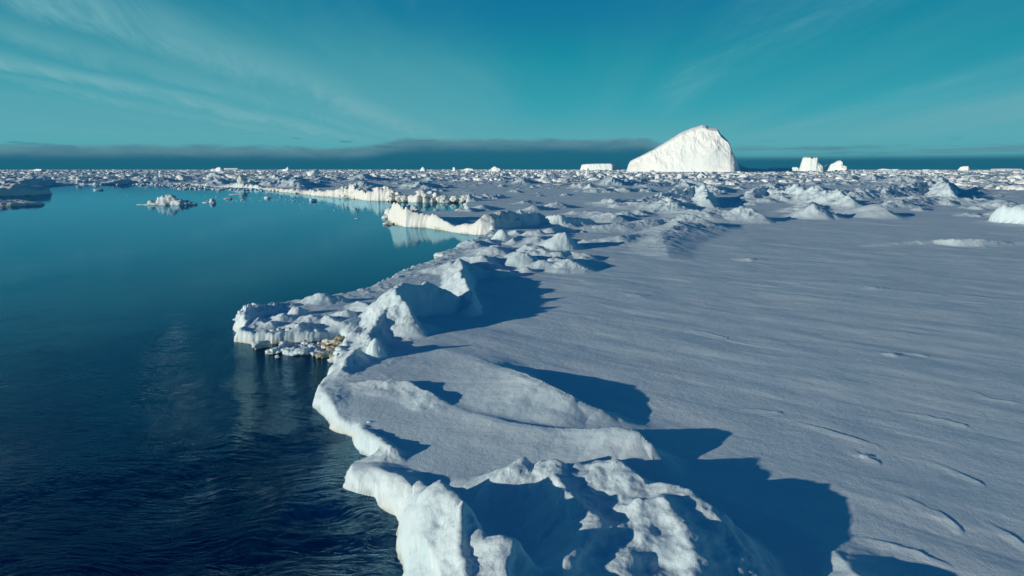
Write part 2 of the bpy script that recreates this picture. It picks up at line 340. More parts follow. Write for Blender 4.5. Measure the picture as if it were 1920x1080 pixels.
o4 = own('snow_drift', 'long sunlit snow drift sloping down to the right across the middle foreground', 'snow drift', RG); HS[o4] = 0.70
fe(o4, [(1200, 797, .08, 1.5, .7), (1160, 780, .28, 2.4, .7), (1120, 762, .48, 3.0, .8), (1070, 736, .80, 3.4, .9), (1020, 708, 1.0, 3.8, .9), (985, 697, .75, 4.0, .9), (940, 685, .35, 4.0, 1.2), (880, 667, .14, 3.5, 1.5), (820, 655, .06, 2.5, 1.5)], rough=.12, pl=2.2)
o5 = own('snow_hummock', 'low broken crest of crusted snow with a jagged shadow, left of the long sunlit drift', 'snow hummock', RG); HS[o5] = 0.60
fe(o5, [(828, 750, .3, .8, .4), (815, 737, .45, 1.0, .4), (795, 728, .38, 1.0, .4), (765, 716, .38, 1.1, .4), (735, 711, .4, 1.1, .5), (700, 712, .28, 1.0, .5), (665, 716, .15, .8, .5)], rough=.6)
o6 = own('snow_hummock', 'knobbly white snow hummock leaning over the dark water at the inner coast corner', 'snow hummock', RG); HS[o6] = 0.55
fe(o6, [(742, 838, .35, .5, .35), (728, 826, .5, .7, .35), (712, 812, .5, .8, .35), (695, 800, .52, .8, .4), (660, 788, .4, .8, .5), (635, 792, .25, .6, .5)], rough=.9)
fe(0, [(610, 775, .12, .7, .8), (596, 752, .2, .8, .9), (612, 722, .15, .8, .9)], rough=.5)
o7 = own('pressure_ridge', 'small crumbly white ridge climbing from the water to the tall crest', 'ice ridge', RG); HS[o7] = 0.72
fe(o7, [(640, 690, .25, .6, .5), (652, 665, .5, .7, .6), (668, 648, .6, .8, .6), (698, 636, .8, .9, .5), (690, 622, .5, .8, .7), (705, 605, .75, 1.2, .9), (720, 590, .9, 1.3, 1.0)], rough=1.0)
fe(o7, [(702, 634, .95, .4, .35)], 'd', rough=.9)
o8 = own('pressure_ridge', 'tall sharp ice crest on the coast at left of centre casting a long pointed shadow', 'ice ridge', RG); HS[o8] = 1.01
fe(o8, [(782, 603, .35, 1.2, .5), (768, 580, .9, 1.5, .6), (752, 555, 1.3, 1.7, .7), (738, 533, 1.55, 1.9, .8), (757, 529, 1.5, 1.9, .8), (775, 534, 1.35, 1.8, .8), (800, 531, 1.3, 2.0, 1.2), (830, 541, 1.0, 2.2, 1.4)], rough=.7, pl=1.15, pr=1.1)
o9 = own('pressure_ridge', 'curved white ice wall just behind the tall coastal crest', 'ice ridge', RG); HS[o9] = 0.70
fe(o9, [(884, 568, .75, .7, .5), (886, 550, 1.0, .8, .5), (874, 530, 1.25, 1.0, .6), (863, 510, 1.35, 1.2, .8), (868, 498, 1.2, 1.3, .9), (862, 483, 1.1, 1.5, .9), (845, 490, .9, 1.8, .9), (820, 497, .5, 1.5, .9)], rough=.7, pl=1.1, pr=1.1)
fe(o9, [(900, 502, .75, 1.0, .8), (885, 500, .9, 1.0, .8)], rough=.3)
# spit
o10 = own('ice_slab', 'tilted ice slab with a crumbly rim at the far tip of the spit', 'ice slab', RG)
fe(o10, [(443, 606, .25, .5, .6), (452, 580, .5, .5, .7), (466, 569, .55, .5, .8), (500, 568, .3, .5, .8), (540, 566, .2, .6, .8)], rough=1.0)
o11 = own('ice_slab', 'low flat-topped ice slab on the near side of the spit above the stained rubble', 'ice slab', RG)
fe(o11, [(590, 622, .22, .6, .35), (545, 618, .3, .7, .4), (500, 612, .34, .8, .4), (460, 616, .3, .7, .45)], 's', rough=.8)
fe(0, [(612, 550, .5, .7, .6), (600, 549, .55, .8, .6), (580, 556, .3, .8, .6)], rough=.9)
fe(0, [(556, 574, .4, .7, .5)], 'd', rough=.8); fe(0, [(632, 556, .3, .9, .6)], 'd', rough=.8)
fe(0, [(612, 590, .3, .8, .5), (640, 596, .35, .9, .5), (665, 592, .3, 1.0, .6)], rough=.7)
for (px, py, h) in [(478, 590, .35), (505, 598, .3), (530, 586, .35), (560, 600, .35), (585, 590, .3), (520, 612, .3), (575, 618, .35), (612, 608, .4), (635, 620, .4), (660, 612, .45), (648, 580, .4)]:
    fe(0, [(px + 10, py + 2, h * .5, .5, .5), (px, py, h, .8, .5), (px - 14, py + 3, h * .6, .7, .6)], rough=.9)
fe(0, [(670, 565, .3, 1.3, .7), (700, 575, .4, 1.2, .7)], rough=.6)
# middle distance
MG = 'snow hummocks in the middle distance'
o12 = own('snow_hummock', 'steep pyramid of ice standing in the jumble above the coastal ridges', 'snow hummock', MG); HS[o12] = 1.03
fe(o12, [(1074, 450, .7, 1.2, .6), (1060, 434, 1.4, 1.6, .6), (1048, 435, 1.35, 1.8, 1.0), (1035, 446, .7, 1.8, 1.0)], rough=.5, pl=1.0)
o13 = own('snow_hummock', 'wave-shaped snow hummock behind the small round snow lump', 'snow hummock', MG)
fe(o13, [(1001, 480, .55, 1.2, .5), (988, 472, .9, 1.6, .5), (976, 470, .95, 1.8, .7), (958, 474, .6, 2.0, .9), (930, 478, .3, 2.0, .9)], rough=.5)
o14 = own('snow_hummock', 'low pale triangular hummock at the near edge of the ice jumble', 'snow hummock', MG)
fe(o14, [(1035, 492, .3, 1.4, .8), (1022, 484, .65, 1.8, .8), (1010, 486, .55, 1.6, .8)], rough=.4)
o15 = own('pressure_ridge', 'low broken white ridge running right through the jumbled ice', 'ice ridge', MG)
fe(o15, [(984, 458, .8, 1.2, 1.2), (1000, 465, .6, 1.2, 1.4), (1025, 470, .65, 1.2, 1.6), (1050, 472, .6, 1.2, 1.6), (1065, 468, .65, 1.2, 1.6), (1100, 474, .5, 1.2, 1.6)], rough=.8)
o16 = own('snow_hummock', 'small round snow lump inside the shadow behind the curved ice wall', 'snow hummock', MG)
fe(o16, [(950, 506, .35, 1.0, .7), (932, 505, .4, 1.2, .8)], 'd', rough=.3)
fe(0, [(985, 500, .35, 1.4, .6)], rough=.3); fe(0, [(1098, 482, .3, 1.6, .8)], rough=.5)
o17 = own('ice_ledge', 'long cream white ice cliff rising from the water with its reflection below', 'ice cliff', MG)
fe(o17, [cl(721, 392, 408, 2.5, .9), cl(727, 382, 417, 2.5, .9), cl(737, 378, 420, 2.4, 1.0), cl(750, 382, 425, 2.2, 1.0), cl(765, 389, 426, 2.2, 1.0), cl(785, 394, 427, 2.2, 1.0), cl(800, 398, 428, 2.4, 1.0), cl(820, 403, 432, 2.4, 1.0), cl(833, 412, 434, 2.6, .9),
        cl(848, 425, 437, 2.6, .8), cl(860, 422, 438, 2.6, .8), cl(873, 419, 439, 2.8, 1.0), cl(888, 417, 440, 2.8, 1.0), cl(903, 410, 441, 3.2, 1.2), cl(925, 399, 441, 3.5, 1.4, 2.0), cl(943, 394, 437, 3.5, 1.8, 3.0)], kind='c', rough=1.0, pl=1.3, pr=.5)
o18 = own('pressure_ridge', 'broken blue-shadowed ice wall at the right end of the long ice cliff', 'ice ridge', MG)
fe(o18, [(950, 396, 1.7, 2.5, 2.0), (975, 399, 1.5, 2.5, 1.4), (1010, 400, 1.3, 3.0, 1.2), (1050, 404, 1.2, 3.0, 1.0), (1095, 407, .9, 3.0, 1.0), (1108, 412, .5, 2.0, 1.0)], rough=.9, pr=.8)
fe(o18, [(940, 428, 1.1, 1.3, 1.1)], 'd', rough=.8)
fe(0, [(975, 440, .5, 1.6, .8), (960, 446, .5, 1.6, .8)], rough=.8); fe(0, [(1010, 431, .6, 1.5, 1.2), (990, 433, .5, 1.2, 1.0)], rough=.8); fe(0, [(1060, 424, .6, 2, 1.2), (1030, 428, .6, 1.5, 1.0)], rough=.8)
o19 = own('pressure_ridge', 'wide sunlit snow ridge with a steep blue right flank, right of the ice jumble', 'ice ridge', MG); HS[o19] = 1.00
fe(o19, [(1254, 482, .1, 1.5, 2.0), (1248, 465, .30, 3.0, 2.6), (1240, 440, .58, 4.5, 4.2), (1262, 424, .80, 5., 5.5), (1278, 412, 1.0, 5., 6.0), (1292, 405, 1.3, 5., 6.0), (1275, 406, 1.0, 4, 5), (1215, 413, .9, 3.0, 6.0), (1170, 419, .7, 3.0, 6.0), (1120, 420, .7, 2.5, 4.0), (1090, 428, .3, 2., 3.)], rough=.5, pl=1.2, pr=1.0)
fe(o19, [(1195, 440, .5, 3., 2.), (1160, 444, .6, 3., 2.), (1120, 448, .4, 3., 2.)], rough=.4)
o20 = own('snow_hummock', 'high rounded snow hummock with a soft saddle, casting a pointed shadow to the right', 'snow hummock', MG); HS[o20] = 0.88
fe(o20, [(1450, 414, .2, 4, 2.5), (1425, 400, 1.2, 5, 2.5), (1395, 383, 2.3, 6, 3.5), (1380, 390, 1.7, 6, 4), (1355, 396, 1.1, 6, 4), (1325, 397, 1.2, 6, 4), (1295, 393, .9, 5, 4), (1270, 398, .3, 4, 4)], rough=.3)
fe(o20, [(1340, 384, 1.2, 4, 2)], rough=.6)
o21 = own('snow_hummock', 'small cratered snow mound left of the smooth dome', 'snow hummock', MG)
fe(o21, [(1575, 408, .2, 3, 2), (1550, 393, 1.1, 3.5, 2), (1530, 382, 1.9, 4.5, 2.2), (1518, 388, 1.2, 4, 2.5)], rough=.4)
o22 = own('snow_hummock', 'smooth domed snow hummock with a curved shaded right side', 'snow hummock', MG); HS[o22] = 0.78
fe(o22, [(1690, 405, .2, 3, 1.6), (1662, 391, 1.5, 5, 2.2), (1640, 381, 2.1, 6, 2.5), (1612, 388, 1.2, 6, 4)], rough=.1, pl=1.0)
o23 = own('pressure_ridge', 'long jumbled white ridge right of the iceberg, its left half', 'ice ridge', MG); HS[o23] = 0.92
fe(o23, [(1625, 388, .4, 4, 2.5), (1600, 376, 1.6, 5, 3.5), (1570, 357, 3.0, 6, 4.5), (1545, 360, 2.6, 6, 5), (1520, 353, 2.9, 6, 5), (1500, 352, 2.9, 5, 6), (1480, 345, 3.4, 5, 6), (1455, 353, 2.5, 5, 6), (1432, 350, 2.7, 5, 6), (1405, 362, 1.6, 5, 5), (1385, 368, .8, 5, 5)], rough=.9)
o24 = own('pressure_ridge', 'highest jumbled white ridge, peaked at its right end with a dark shaded end face', 'ice ridge', MG); HS[o24] = 0.80
fe(o24, [(1790, 372, .8, 5, 4), (1778, 350, 3.6, 6, 4), (1764, 333, 4.9, 8, 5), (1742, 341, 4.0, 8, 7), (1715, 345, 3.4, 8, 7), (1690, 350, 3.1, 8, 7), (1668, 350, 3.2, 7, 7), (1640, 356, 2.6, 6, 7), (1615, 357, 2.5, 6, 6), (1595, 363, 1.8, 6, 5)], rough=.9)
o25 = own('snow_hummock', 'low rolling white mounds in front of the highest ridge', 'snow hummock', MG)
fe(o25, [(1850, 376, .5, 6, 4), (1800, 372, 1.0, 6, 4), (1745, 368, 1.3, 5, 5), (1718, 370, 1.3, 5, 4), (1690, 382, .5, 4, 4)], rough=.6)
fe(o25, [(1680, 383, .8, 3, 2)], rough=.3)
o26 = own('ice_block', 'square white ice block cut off by the right edge of the photo', 'ice block', MG)
fe(o26, [(1990, 390, 2.0, 2.6, 2.4), (1930, 386, 2.1, 2.6, 2.4), (1898, 388, 1.9, 2.3, 2.2)], kind='s', rough=.5)
o27 = own('pressure_ridge', 'low crumbled white ridge lying alone on the flat snow at the right', 'ice ridge', MG)
fe(o27, [(1630, 458, .12, 1, 1), (1690, 452, .3, 1.2, .9), (1750, 450, .32, 1.2, .9), (1790, 447, .6, 1.4, 1.0), (1830, 447, .62, 1.6, 1.1), (1870, 451, .4, 1.4, 1.0), (1940, 452, .25, 1.4, .9), (2040, 455, .2, 1.4, .9)], rough=.8, pr=1.0)
o28 = own('pressure_ridge', 'whale-backed snow ridge with a dark knobbly head at its right end', 'ice ridge', MG); HS[o28] = 0.9
fe(o28, [(1328, 374, 1.6, 3, 2.5), (1322, 352, 3.0, 4, 3), (1305, 349, 3.0, 5, 4), (1275, 354, 2.6, 5, 5), (1240, 363, 1.8, 5, 5), (1205, 374, .8, 4, 4)], rough=.9)
o29 = own('snow_hummock', 'pair of low mounds left of the whale-backed ridge', 'snow hummock', MG)
fe(o29, [(1180, 373, .9, 4, 3), (1150, 371, 1.3, 4, 3), (1130, 376, .6, 4, 3)], rough=.8); fe(o29, [(1160, 382, .7, 3, 2)], rough=.8)
o30 = own('snow_hummock', 'broad pale hump of snow in front of the big iceberg', 'snow hummock', MG)
fe(o30, [(1330, 345, 1.2, 8, 8), (1290, 337, 2.4, 9, 9), (1250, 340, 1.8, 9, 9), (1215, 346, 1.0, 8, 8)], rough=.6)
o31 = own('snow_hummock', 'lone small pointed snow mound on the flat ice below the tabular iceberg', 'snow hummock', MG)
fe(o31, [(1108, 343, 2.2, 4, 3)], rough=.5)
fe(0, [(1155, 402, .9, 4, 2.5), (1120, 396, .5, 4, 2), (1080, 396, .5, 4, 2)], rough=.8)
fe(0, [(1170, 397, .8, 4, 2.5)], rough=.8)
o32 = own('ice_cliff', 'low cream ice bank lining the far side of the still water with a knobbly crest', 'ice cliff', MG)
fe(o32, [cl(*t_) for t_ in [(500, 352, 356.5, 8, 2), (527, 353, 361, 8, 2), (560, 356, 364, 7, 2), (598, 356, 369, 6, 2), (615, 352, 370, 6, 2), (632, 350, 371, 6, 2), (645, 345, 372, 5, 2), (656, 342, 372, 5, 2), (664, 352, 373, 4, 1.8), (675, 357, 374, 4, 1.8), (694, 357, 377, 4, 1.8),
        (706, 350, 377, 5, 2), (715, 347, 378, 5, 2), (727, 350, 378, 5, 2), (738, 354, 379, 5, 1.8), (746, 363, 379, 4, 1.6), (755, 359, 380, 4, 1.6), (766, 355, 380, 4, 1.6), (776, 358, 380, 4, 1.6), (790, 356, 381, 4, 1.6), (806, 358, 381, 4, 1.6), (815, 363, 381, 4, 1.6), (845, 362, 381, 5, 1.6), (873, 363, 381, 5, 1.6)]], kind='c', rough=1.0, pl=1.2, pr=.45)
fe(o32, [(873, 364, .9, 5, 1.4), (915, 366, .8, 5, 1.4), (943, 367, .3, 5, 1.4)], rough=1.0, pl=1.2, pr=.5)
fe(0, [(1660, 1200, .7, 1.4, 1.2), (1640, 1110, .5, 1.1, 1.4), (1585, 1052, .26, .5, 1.2), (1560, 1035, .1, .4, .8)], rough=.1)
for (px, py, h, wl, wr) in [(1190, 551, .1, .7, .5), (1635, 541, .08, 1.0, .5), (1405, 483, .18, 1.5, .8), (1620, 855, .06, .25, .15), (1675, 665, .05, .8, .4), (880, 389, .6, 3, 2), (905, 384, .8, 4, 2.5), (1005, 385, .8, 4, 2.5), (1045, 380, .9, 5, 3), (985, 375, .7, 4, 3)]:
    fe(0, [(px, py, h, wl, wr), (px + 14, py + 1.5, h * .6, wl, wr)], rough=.5)
for ln in [[(1385, 763), (1425, 765), (1458, 771)], [(1495, 791), (1530, 801), (1570, 813), (1645, 838)], [(1690, 771), (1740, 779), (1805, 794)], [(1600, 847), (1618, 856), (1642, 866)], [(1755, 872), (1790, 884), (1835, 905)],
           [(1600, 1008), (1650, 1018), (1720, 1036), (1775, 1062)], [(1640, 659), (1700, 660), (1735, 664)], [(1820, 735), (1860, 748), (1900, 752)], [(1300, 618), (1330, 622), (1360, 630)], [(1700, 940), (1760, 965), (1800, 990)], [(1860, 985), (1905, 1010), (1950, 1040)]]:
    fe(0, [(a_, b_, .012 + .009 * ((i_ * 7) % 3), .05, .26) for i_, (a_, b_) in enumerate(ln)], rough=.1, pl=1.0, pr=1.0)
# seeded scatter of lesser hummocks in the jumbled belts
rr = random.Random(5)
def belt(n, x0, x1, y0, y1, h0, h1, wf, ok=lambda x, y: True):
    k = 0
    while k < n:
        px = rr.uniform(x0, x1); py = y1 - (y1 - y0) * rr.random() ** .8
        if not ok(px, py): continue
        k += 1
        h = 1.3 * rr.uniform(h0, h1) * (0.6 + 0.8 * rr.random() ** 3); wd = h * wf * rr.uniform(.7, 1.5)
        dx = rr.uniform(.5, 2) * h * 1200 / (7 / math.tan(math.radians(9.95) + math.atan((py - 540) / F)))
        fe(0, [(px + dx, py + rr.uniform(-1, 1.5) * 1.2, h * .4, wd * 1.3, wd * .5), (px, py, h, wd * 1.6, wd * .7), (px - dx, py + rr.uniform(-1, 1.5) * 1.2, h * .5, wd * 1.2, wd)], rough=.8)
belt(46, 850, 1110, 428, 500, .18, .5, 1.6, lambda x, y: x > 960 + (500 - y) * -1.6 - 30 and x > 905 - (y - 430) * .9)
belt(60, 1000, 1900, 338, 376, .5, 1.3, 2.2, lambda x, y: not (x < 1180 and y > 350))
for _ in range(22):
    px = rr.uniform(1120, 1960); py = rr.uniform(338, 398); n_ = rr.randint(4, 7); st_ = rr.uniform(9, 26) * (py - 310) / 50; h = rr.uniform(.6, 1.5)
    if py > 372 and px < 1250: continue
    pts_ = []
    for i_ in range(n_):
        pts_.append((px - i_ * st_, py + rr.uniform(-1.3, 1.3), h * rr.uniform(.5, 1.25) * (.4 if i_ in (0, n_ - 1) else 1), rr.uniform(3.5, 7), rr.uniform(1.5, 3.5)))
    fe(0, pts_, rough=.5, pl=1.3)
belt(26, 1180, 1880, 372, 402, .25, .8, 2.5)
belt(60, -60, 560, 329, 344, .6, 1.9, 2.4)
belt(70, 500, 1900, 327, 338, .8, 2.0, 2.4)
belt(16, 540, 900, 340, 356, .5, 1.6, 2.0)
belt(14, 780, 1100, 345, 372, .3, .7, 2.2)

# ------------------------------------------------------------------ the grid: dense inside the view, coarse outside
th = np.concatenate([np.linspace(-84, -42, 40)[:-1], np.linspace(-42, -1.5, 560)[:-1], np.linspace(-1.5, 41, 940)[:-1], np.linspace(41, 84, 45)])
th = np.radians(th)
r = [5.0]
while r[-1] < 9000:
    q = r[-1]
    k = .0075 if q < 8.5 else .0034 if q < 24 else .0040 if q < 260 else .0075 if q < 600 else .02
    r.append(q * (1 + k))
r = np.array(r)
XX = (r[:, None] * np.sin(th)[None]); YY = (r[:, None] * np.cos(th)[None]); nr, nt_ = XX.shape
x = XX.ravel(); y = YY.ravel(); rad = np.repeat(r, nt_)
sd_ = np.full(x.shape, 500.0)
idx = np.where((rad < 900))[0]
for c in np.array_split(idx, 12): sd_[c] = coast_sd(x[c], y[c])
near = sd_ > -14
act = np.where(near)[0]
ax_, ay_, ar = x[act], y[act], rad[act]
d = sd_[act]
d = d + .035 * fbm2(ax_ / .6, ay_ / .6, 3) + .12 * fbm2(ax_ / 1.4, ay_ / 1.4 + 5, 2) + .22 * fbm2(ax_ / 2.2 + 9, ay_ / 2.2, 3) + np.clip(ar - 45, 0, 200) * .008 * fbm2(ax_ / 7 + 3, ay_ / 7, 4)
# wind-packed plain
ca, sa = .75, -.66
u = ax_ * ca + ay_ * sa; v = -ax_ * sa + ay_ * ca
far_scale = np.clip(ar / 60, 1, 6)
z = B0 + .15 * fbm2(ax_ / 13, ay_ / 13 + 4, 3) + .05 * fbm2(u / 11 + 9, v / 3.6, 3)
sas = fbm2(u / 4.2 + .4 * fbm2(ax_ / 5, ay_ / 5, 2), v / 1.35, 4, .5); sas2 = fbm2(u / 1.6 + 50, v / .42, 3, .5, ridged=True)
modn = np.clip(.5 + 1.1 * fbm2(ax_ / 6 + 31, ay_ / 6, 2), .12, 1.3)
calm = sstep((d - 1.0) / 6)
z = z + (.030 * sas * (0.3 + .7 * calm) + .004 * sas2 * modn * calm + .030 * fbm2(ax_ / 2.4 + 3, ay_ / 2.4, 4))
# thin wind-crust steps
cr = fbm2(u / 7 + 80, v / 1.6, 2); z = z + .011 * np.tanh(cr * 14) * modn * calm * (ar < 90)
z = z + np.clip((ar - 140) / 300, 0, 1) * (.5 * np.maximum(fbm2(ax_ / 12, ay_ / 12 + 70, 4, .6), 0) + 2.6 * np.maximum(fbm2(ax_ / 9, ay_ / 14 + 20, 4, .6) - .16, 0))
z = z + (ar < 70) * np.exp(-np.maximum(d, 0) / 1.5) * (.55 * np.maximum(fbm2(ax_ / .95 + 60, ay_ / .95, 4) - .06, 0) + .05 * fbm2(ax_ / .3, ay_ / .3, 3) * np.clip(d / .6, 0, 1)) * np.clip((ar - 20) / 6, 0, 1)
# domain warp for the crests
wa = np.where(ar < 30, .16, .16 + np.clip(ar - 30, 0, 120) * .006)
lam = np.where(ar < 30, 1.1, 1.1 + np.clip(ar - 30, 0, 120) * .03)
lam_i = 1.1; 
wx = ax_ + .14 * fbm2(ax_ / 1.0, ay_ / 1.0 + 7, 3) + np.clip(ar - 35, 0, 120) * .007 * fbm2(ax_ / 4.0, ay_ / 4.0 + 7, 3)
wy = ay_ + .14 * fbm2(ax_ / 1.0 + 40, ay_ / 1.0, 3) + np.clip(ar - 35, 0, 120) * .007 * fbm2(ax_ / 4.0 + 40, ay_ / 4.0, 3)
hmod = 1 + .22 * fbm2(ax_ / .9 + 5, ay_ / .9 + 5, 3) * np.clip(30 / ar, .3, 1) + .5 * fbm2(ax_ / 3.2 + 5, ay_ / 3.2 + 5, 4, .6) * np.clip((ar - 40) / 30, 0, 1)
acc = np.zeros(len(act)); best = np.zeros(len(act)); who = np.zeros(len(act), np.int32); rough = np.zeros(len(act))
for f_ in FE:
    p = f_['p']; W = p[:, 3:5].max() + 1.5
    sel = np.where((ax_ > p[:, 0].min() - W) & (ax_ < p[:, 0].max() + W) & (ay_ > p[:, 1].min() - W) & (ay_ < p[:, 1].max() + W))[0]
    if not len(sel): continue
    sx, sy = wx[sel], wy[sel]; val = np.zeros(len(sel))
    soft = p[:, 3].max() > 2.45 and p[:, 1].mean() > 45 and f_['owner'] not in (o17, o32)
    for i in range(len(p) - 1):
        A, Bp = p[i], p[i + 1]; ex, ey = Bp[0] - A[0], Bp[1] - A[1]; l2 = ex * ex + ey * ey + 1e-9
        t = np.clip(((sx - A[0]) * ex + (sy - A[1]) * ey) / l2, 0, 1)
        dx = sx - A[0] - t * ex; dy = sy - A[1] - t * ey; dist = np.sqrt(dx * dx + dy * dy)
        sd2 = (ex * dy - ey * dx) / (math.sqrt(l2) * (dist + 1e-6))           # +1 = left of the path
        m_ = sstep(sd2 * .5 + .5)
        wl = A[3] + t * (Bp[3] - A[3]); wr = A[4] + t * (Bp[4] - A[4]); h = A[2] + t * (Bp[2] - A[2])
        wd = wr + m_ * (wl - wr)
        ex_p = f_['pr'] + m_ * (f_['pl'] - f_['pr'])
        tt = np.clip(dist / wd, 0, 1)
        if f_['kind'] == 'd': pr = (1 - tt * tt) ** 2
        elif f_['kind'] == 's': pr = 1 - tt ** 5
        elif f_['kind'] == 'p': pr = np.where(m_ > .5, (1 - tt) ** ex_p, 1 - .12 * np.minimum(tt * 4, 1) - .88 * tt ** ex_p)
        else:
            foot = 1 - sstep((tt - .55) / .45) * .999
            pr = (1 - tt) ** ex_p if not soft else (1 - tt ** 1.25) ** (ex_p + .55)
            pr = pr if soft else np.where(tt < .08, pr - .5 * (.08 - tt) ** 2 / .08 * ex_p, pr)
            pr = pr * np.clip((1 - tt) * 4, 0, 1) ** .5
        val = np.maximum(val, h * pr)
    val = val * np.maximum(hmod[sel] if f_['rough'] > .2 else 1 + (hmod[sel] - 1) * .2, .2)
    acc[sel] += val ** 3
    b_ = val > best[sel]
    best[sel[b_]] = val[b_]
    who[sel[b_]] = np.where(val[b_] > .07, f_['owner'], 0)
    rough[sel] = np.maximum(rough[sel], f_['rough'] * np.clip(val / (p[:, 2].max() * .35), 0, 1))
hf = acc ** (1 / 3)
z = z + hf
# coast edge: rounded rim, near-vertical wall, submerged foot
we = .34 + .55 * np.clip(hf, 0, .8) * (ar < 45) + np.clip(ar - 30, 0, 300) * .003
e = np.clip(d / we, 0, 1)
edge = 1 - (1 - e) ** 3
rim_low = 1 - .45 * np.exp(-np.maximum(d, 0) / .9) * (ar < 60) * (hf < .5)
zt = z * rim_low
foot = np.where(ay_ < 17, np.where(d > -1.1, -.10 + .26 * np.minimum(d, 0), -.386 + 1.6 * (d + 1.1)), -.35 + 1.1 * np.minimum(d, 0)) * (1 + .5 * fbm2(ax_ / 1.5, ay_ / 1.5, 2)) + .08 * fbm2(ax_ / .7, ay_ / .7, 3)
zb_ = np.where(ay_ < 17, -.10, -.35)
ztot = np.where(d > 0, zb_ + (zt - zb_) * edge, foot)
rough = np.maximum(rough, .9 * np.exp(-(np.maximum(d, 0) / .45) ** 2) * (d > -1))
rough = np.maximum(rough, np.clip((ar - 200) / 400, 0, .5))
zz = np.full(x.shape, -4.0); zz[act] = ztot
rg = np.zeros(x.shape); rg[act] = rough
wh = np.zeros(x.shape, np.int32); wh[act] = who
V = np.stack([x, y, zz], 1).reshape(nr, nt_, 3)
def grid_normals(V):
    gr = np.gradient(V, axis=0); gt = np.gradient(V, axis=1)
    n = np.cross(gt, gr); n /= np.linalg.norm(n, axis=2)[..., None] + 1e-12
    return n
N = grid_normals(V)
# lumpy 3-D displacement on broken ice, finer close by
ii = np.where((rg > .03) & (zz > -3.5))[0]
vv = V.reshape(-1, 3)[ii]; nn = N.reshape(-1, 3)[ii]; rd = rad[ii]
big = np.clip(rd / 30, 1, 5)
disp = (.055 * fbm3(vv[:, 0] / .42, vv[:, 1] / .42, vv[:, 2] / .17, 3) + .13 * fbm3(vv[:, 0] / 1.3, vv[:, 1] / 1.3 + 9, vv[:, 2] / .9, 2)) * np.where(rd < 60, 1, .6)
cre = .5 - np.abs(fbm3(vv[:, 0] / .55 + 7, vv[:, 1] / .55, vv[:, 2] / .45, 3)) * 2
disp += .045 * cre * (rd < 45)
disp += .022 * fbm3(vv[:, 0] / .14, vv[:, 1] / .14, vv[:, 2] / .14, 2) * (rd < 45)
disp += np.clip(rd - 40, 0, 160) * .0065 * fbm3(vv[:, 0] / 2.2, vv[:, 1] / 2.2, vv[:, 2] / 1.4, 3)
V.reshape(-1, 3)[ii] = vv + nn * (disp * rg[ii])[:, None]
N = grid_normals(V)
I = np.arange(nr * nt_).reshape(nr, nt_)
q = np.stack([I[:-1, :-1], I[:-1, 1:], I[1:, 1:], I[1:, :-1]], -1).reshape(-1, 4)
zf = zz[q].max(1); q = q[zf > -3.4]
fo = wh[q].max(1)
wg = wh.reshape(nr, nt_)
for k in range(1, len(OWN) + 1):          # keep one connected patch per ridge
    jj, tt_ = np.where(wg == k)
    if not len(jj): continue
    a0, a1, c0, c1 = jj.min(), jj.max() + 1, tt_.min(), tt_.max() + 1
    mk = wg[a0:a1, c0:c1] == k; lab = np.where(mk, np.arange(mk.size).reshape(mk.shape) + 1, 0)
    for _ in range(4000):
        l2 = np.pad(lab, 1); l2 = np.maximum.reduce([lab, l2[:-2, 1:-1], l2[2:, 1:-1], l2[1:-1, :-2], l2[1:-1, 2:]]) * mk
        if (l2 == lab).all(): break
        lab = l2
    ids, cnt = np.unique(lab[mk], return_counts=True)
    sub = wg[a0:a1, c0:c1]; sub[mk & (lab != ids[cnt.argmax()])] = 0
fo = wg.ravel()[q]; fo = np.where((fo == fo[:, :1]).all(1), fo[:, 0], 0)
Vf, Nf = V.reshape(-1, 3), N.reshape(-1, 3)
def part(mask, name, mat):
    qq = q[mask]
    if not len(qq): return None
    uq, inv_ = np.unique(qq.ravel(), return_inverse=True)
    return mesh_obj(name, Vf[uq], inv_.reshape(-1, 4), mat, normals=Nf[uq] * 1.0)
tag(part(fo == 0, 'ice_sheet', M_snow), kind='structure')
for k, (nm, lb, ct, gp) in enumerate(OWN, 1):
    o = part(fo == k, nm, M_ledge if nm in ('ice_ledge', 'ice_cliff') else M_snow)
    if o: tag(o, lb, ct)

# ------------------------------------------------------------------ loose ice
def ico(sub):
    import bmesh
    bm = bmesh.new(); bmesh.ops.create_icosphere(bm, subdivisions=sub, radius=1)
    v = np.array([t.co[:] for t in bm.verts]); f = np.array([[t.index for t in k.verts] for k in bm.faces]); bm.free()
    return v / np.linalg.norm(v, axis=1)[:, None], f
ICO = {k: ico(k) for k in (1, 2, 3, 4, 5)}
def chunk(seed, size, sub=3, planes=9, rough=.12, flat=0.0):
    """an irregular faceted lump: a ball cut by random planes, then roughened"""
    q = np.random.RandomState(seed); dv, fc = ICO[sub]
    n = q.normal(size=(planes, 3)); n /= np.linalg.norm(n, axis=1)[:, None]; dd = q.uniform(.55, 1.0, planes)
    dot = dv @ n.T; rad_ = np.min(np.where(dot > .05, dd / np.maximum(dot, .05), 9), axis=1); rad_ = np.minimum(rad_, 1.15)
    v = dv * rad_[:, None]
    o3_ = q.uniform(0, 50, 3)
    v = v * (1 + rough * 2.2 * fbm3(v[:, 0] * 2.2 + o3_[0], v[:, 1] * 2.2 + o3_[1], v[:, 2] * 2.2 + o3_[2], 3))[:, None]
    return v * np.array(size), fc
def join(parts):
    vs, fs, n = [], [], 0
    for v, f in parts: vs.append(v); fs.append(f + n); n += len(v)
    return np.concatenate(vs), np.concatenate(fs)
def rotz(v, a):
    c_, s_ = math.cos(a), math.sin(a)
    return np.stack([v[:, 0] * c_ - v[:, 1] * s_, v[:, 0] * s_ + v[:, 1] * c_, v[:, 2]], 1)

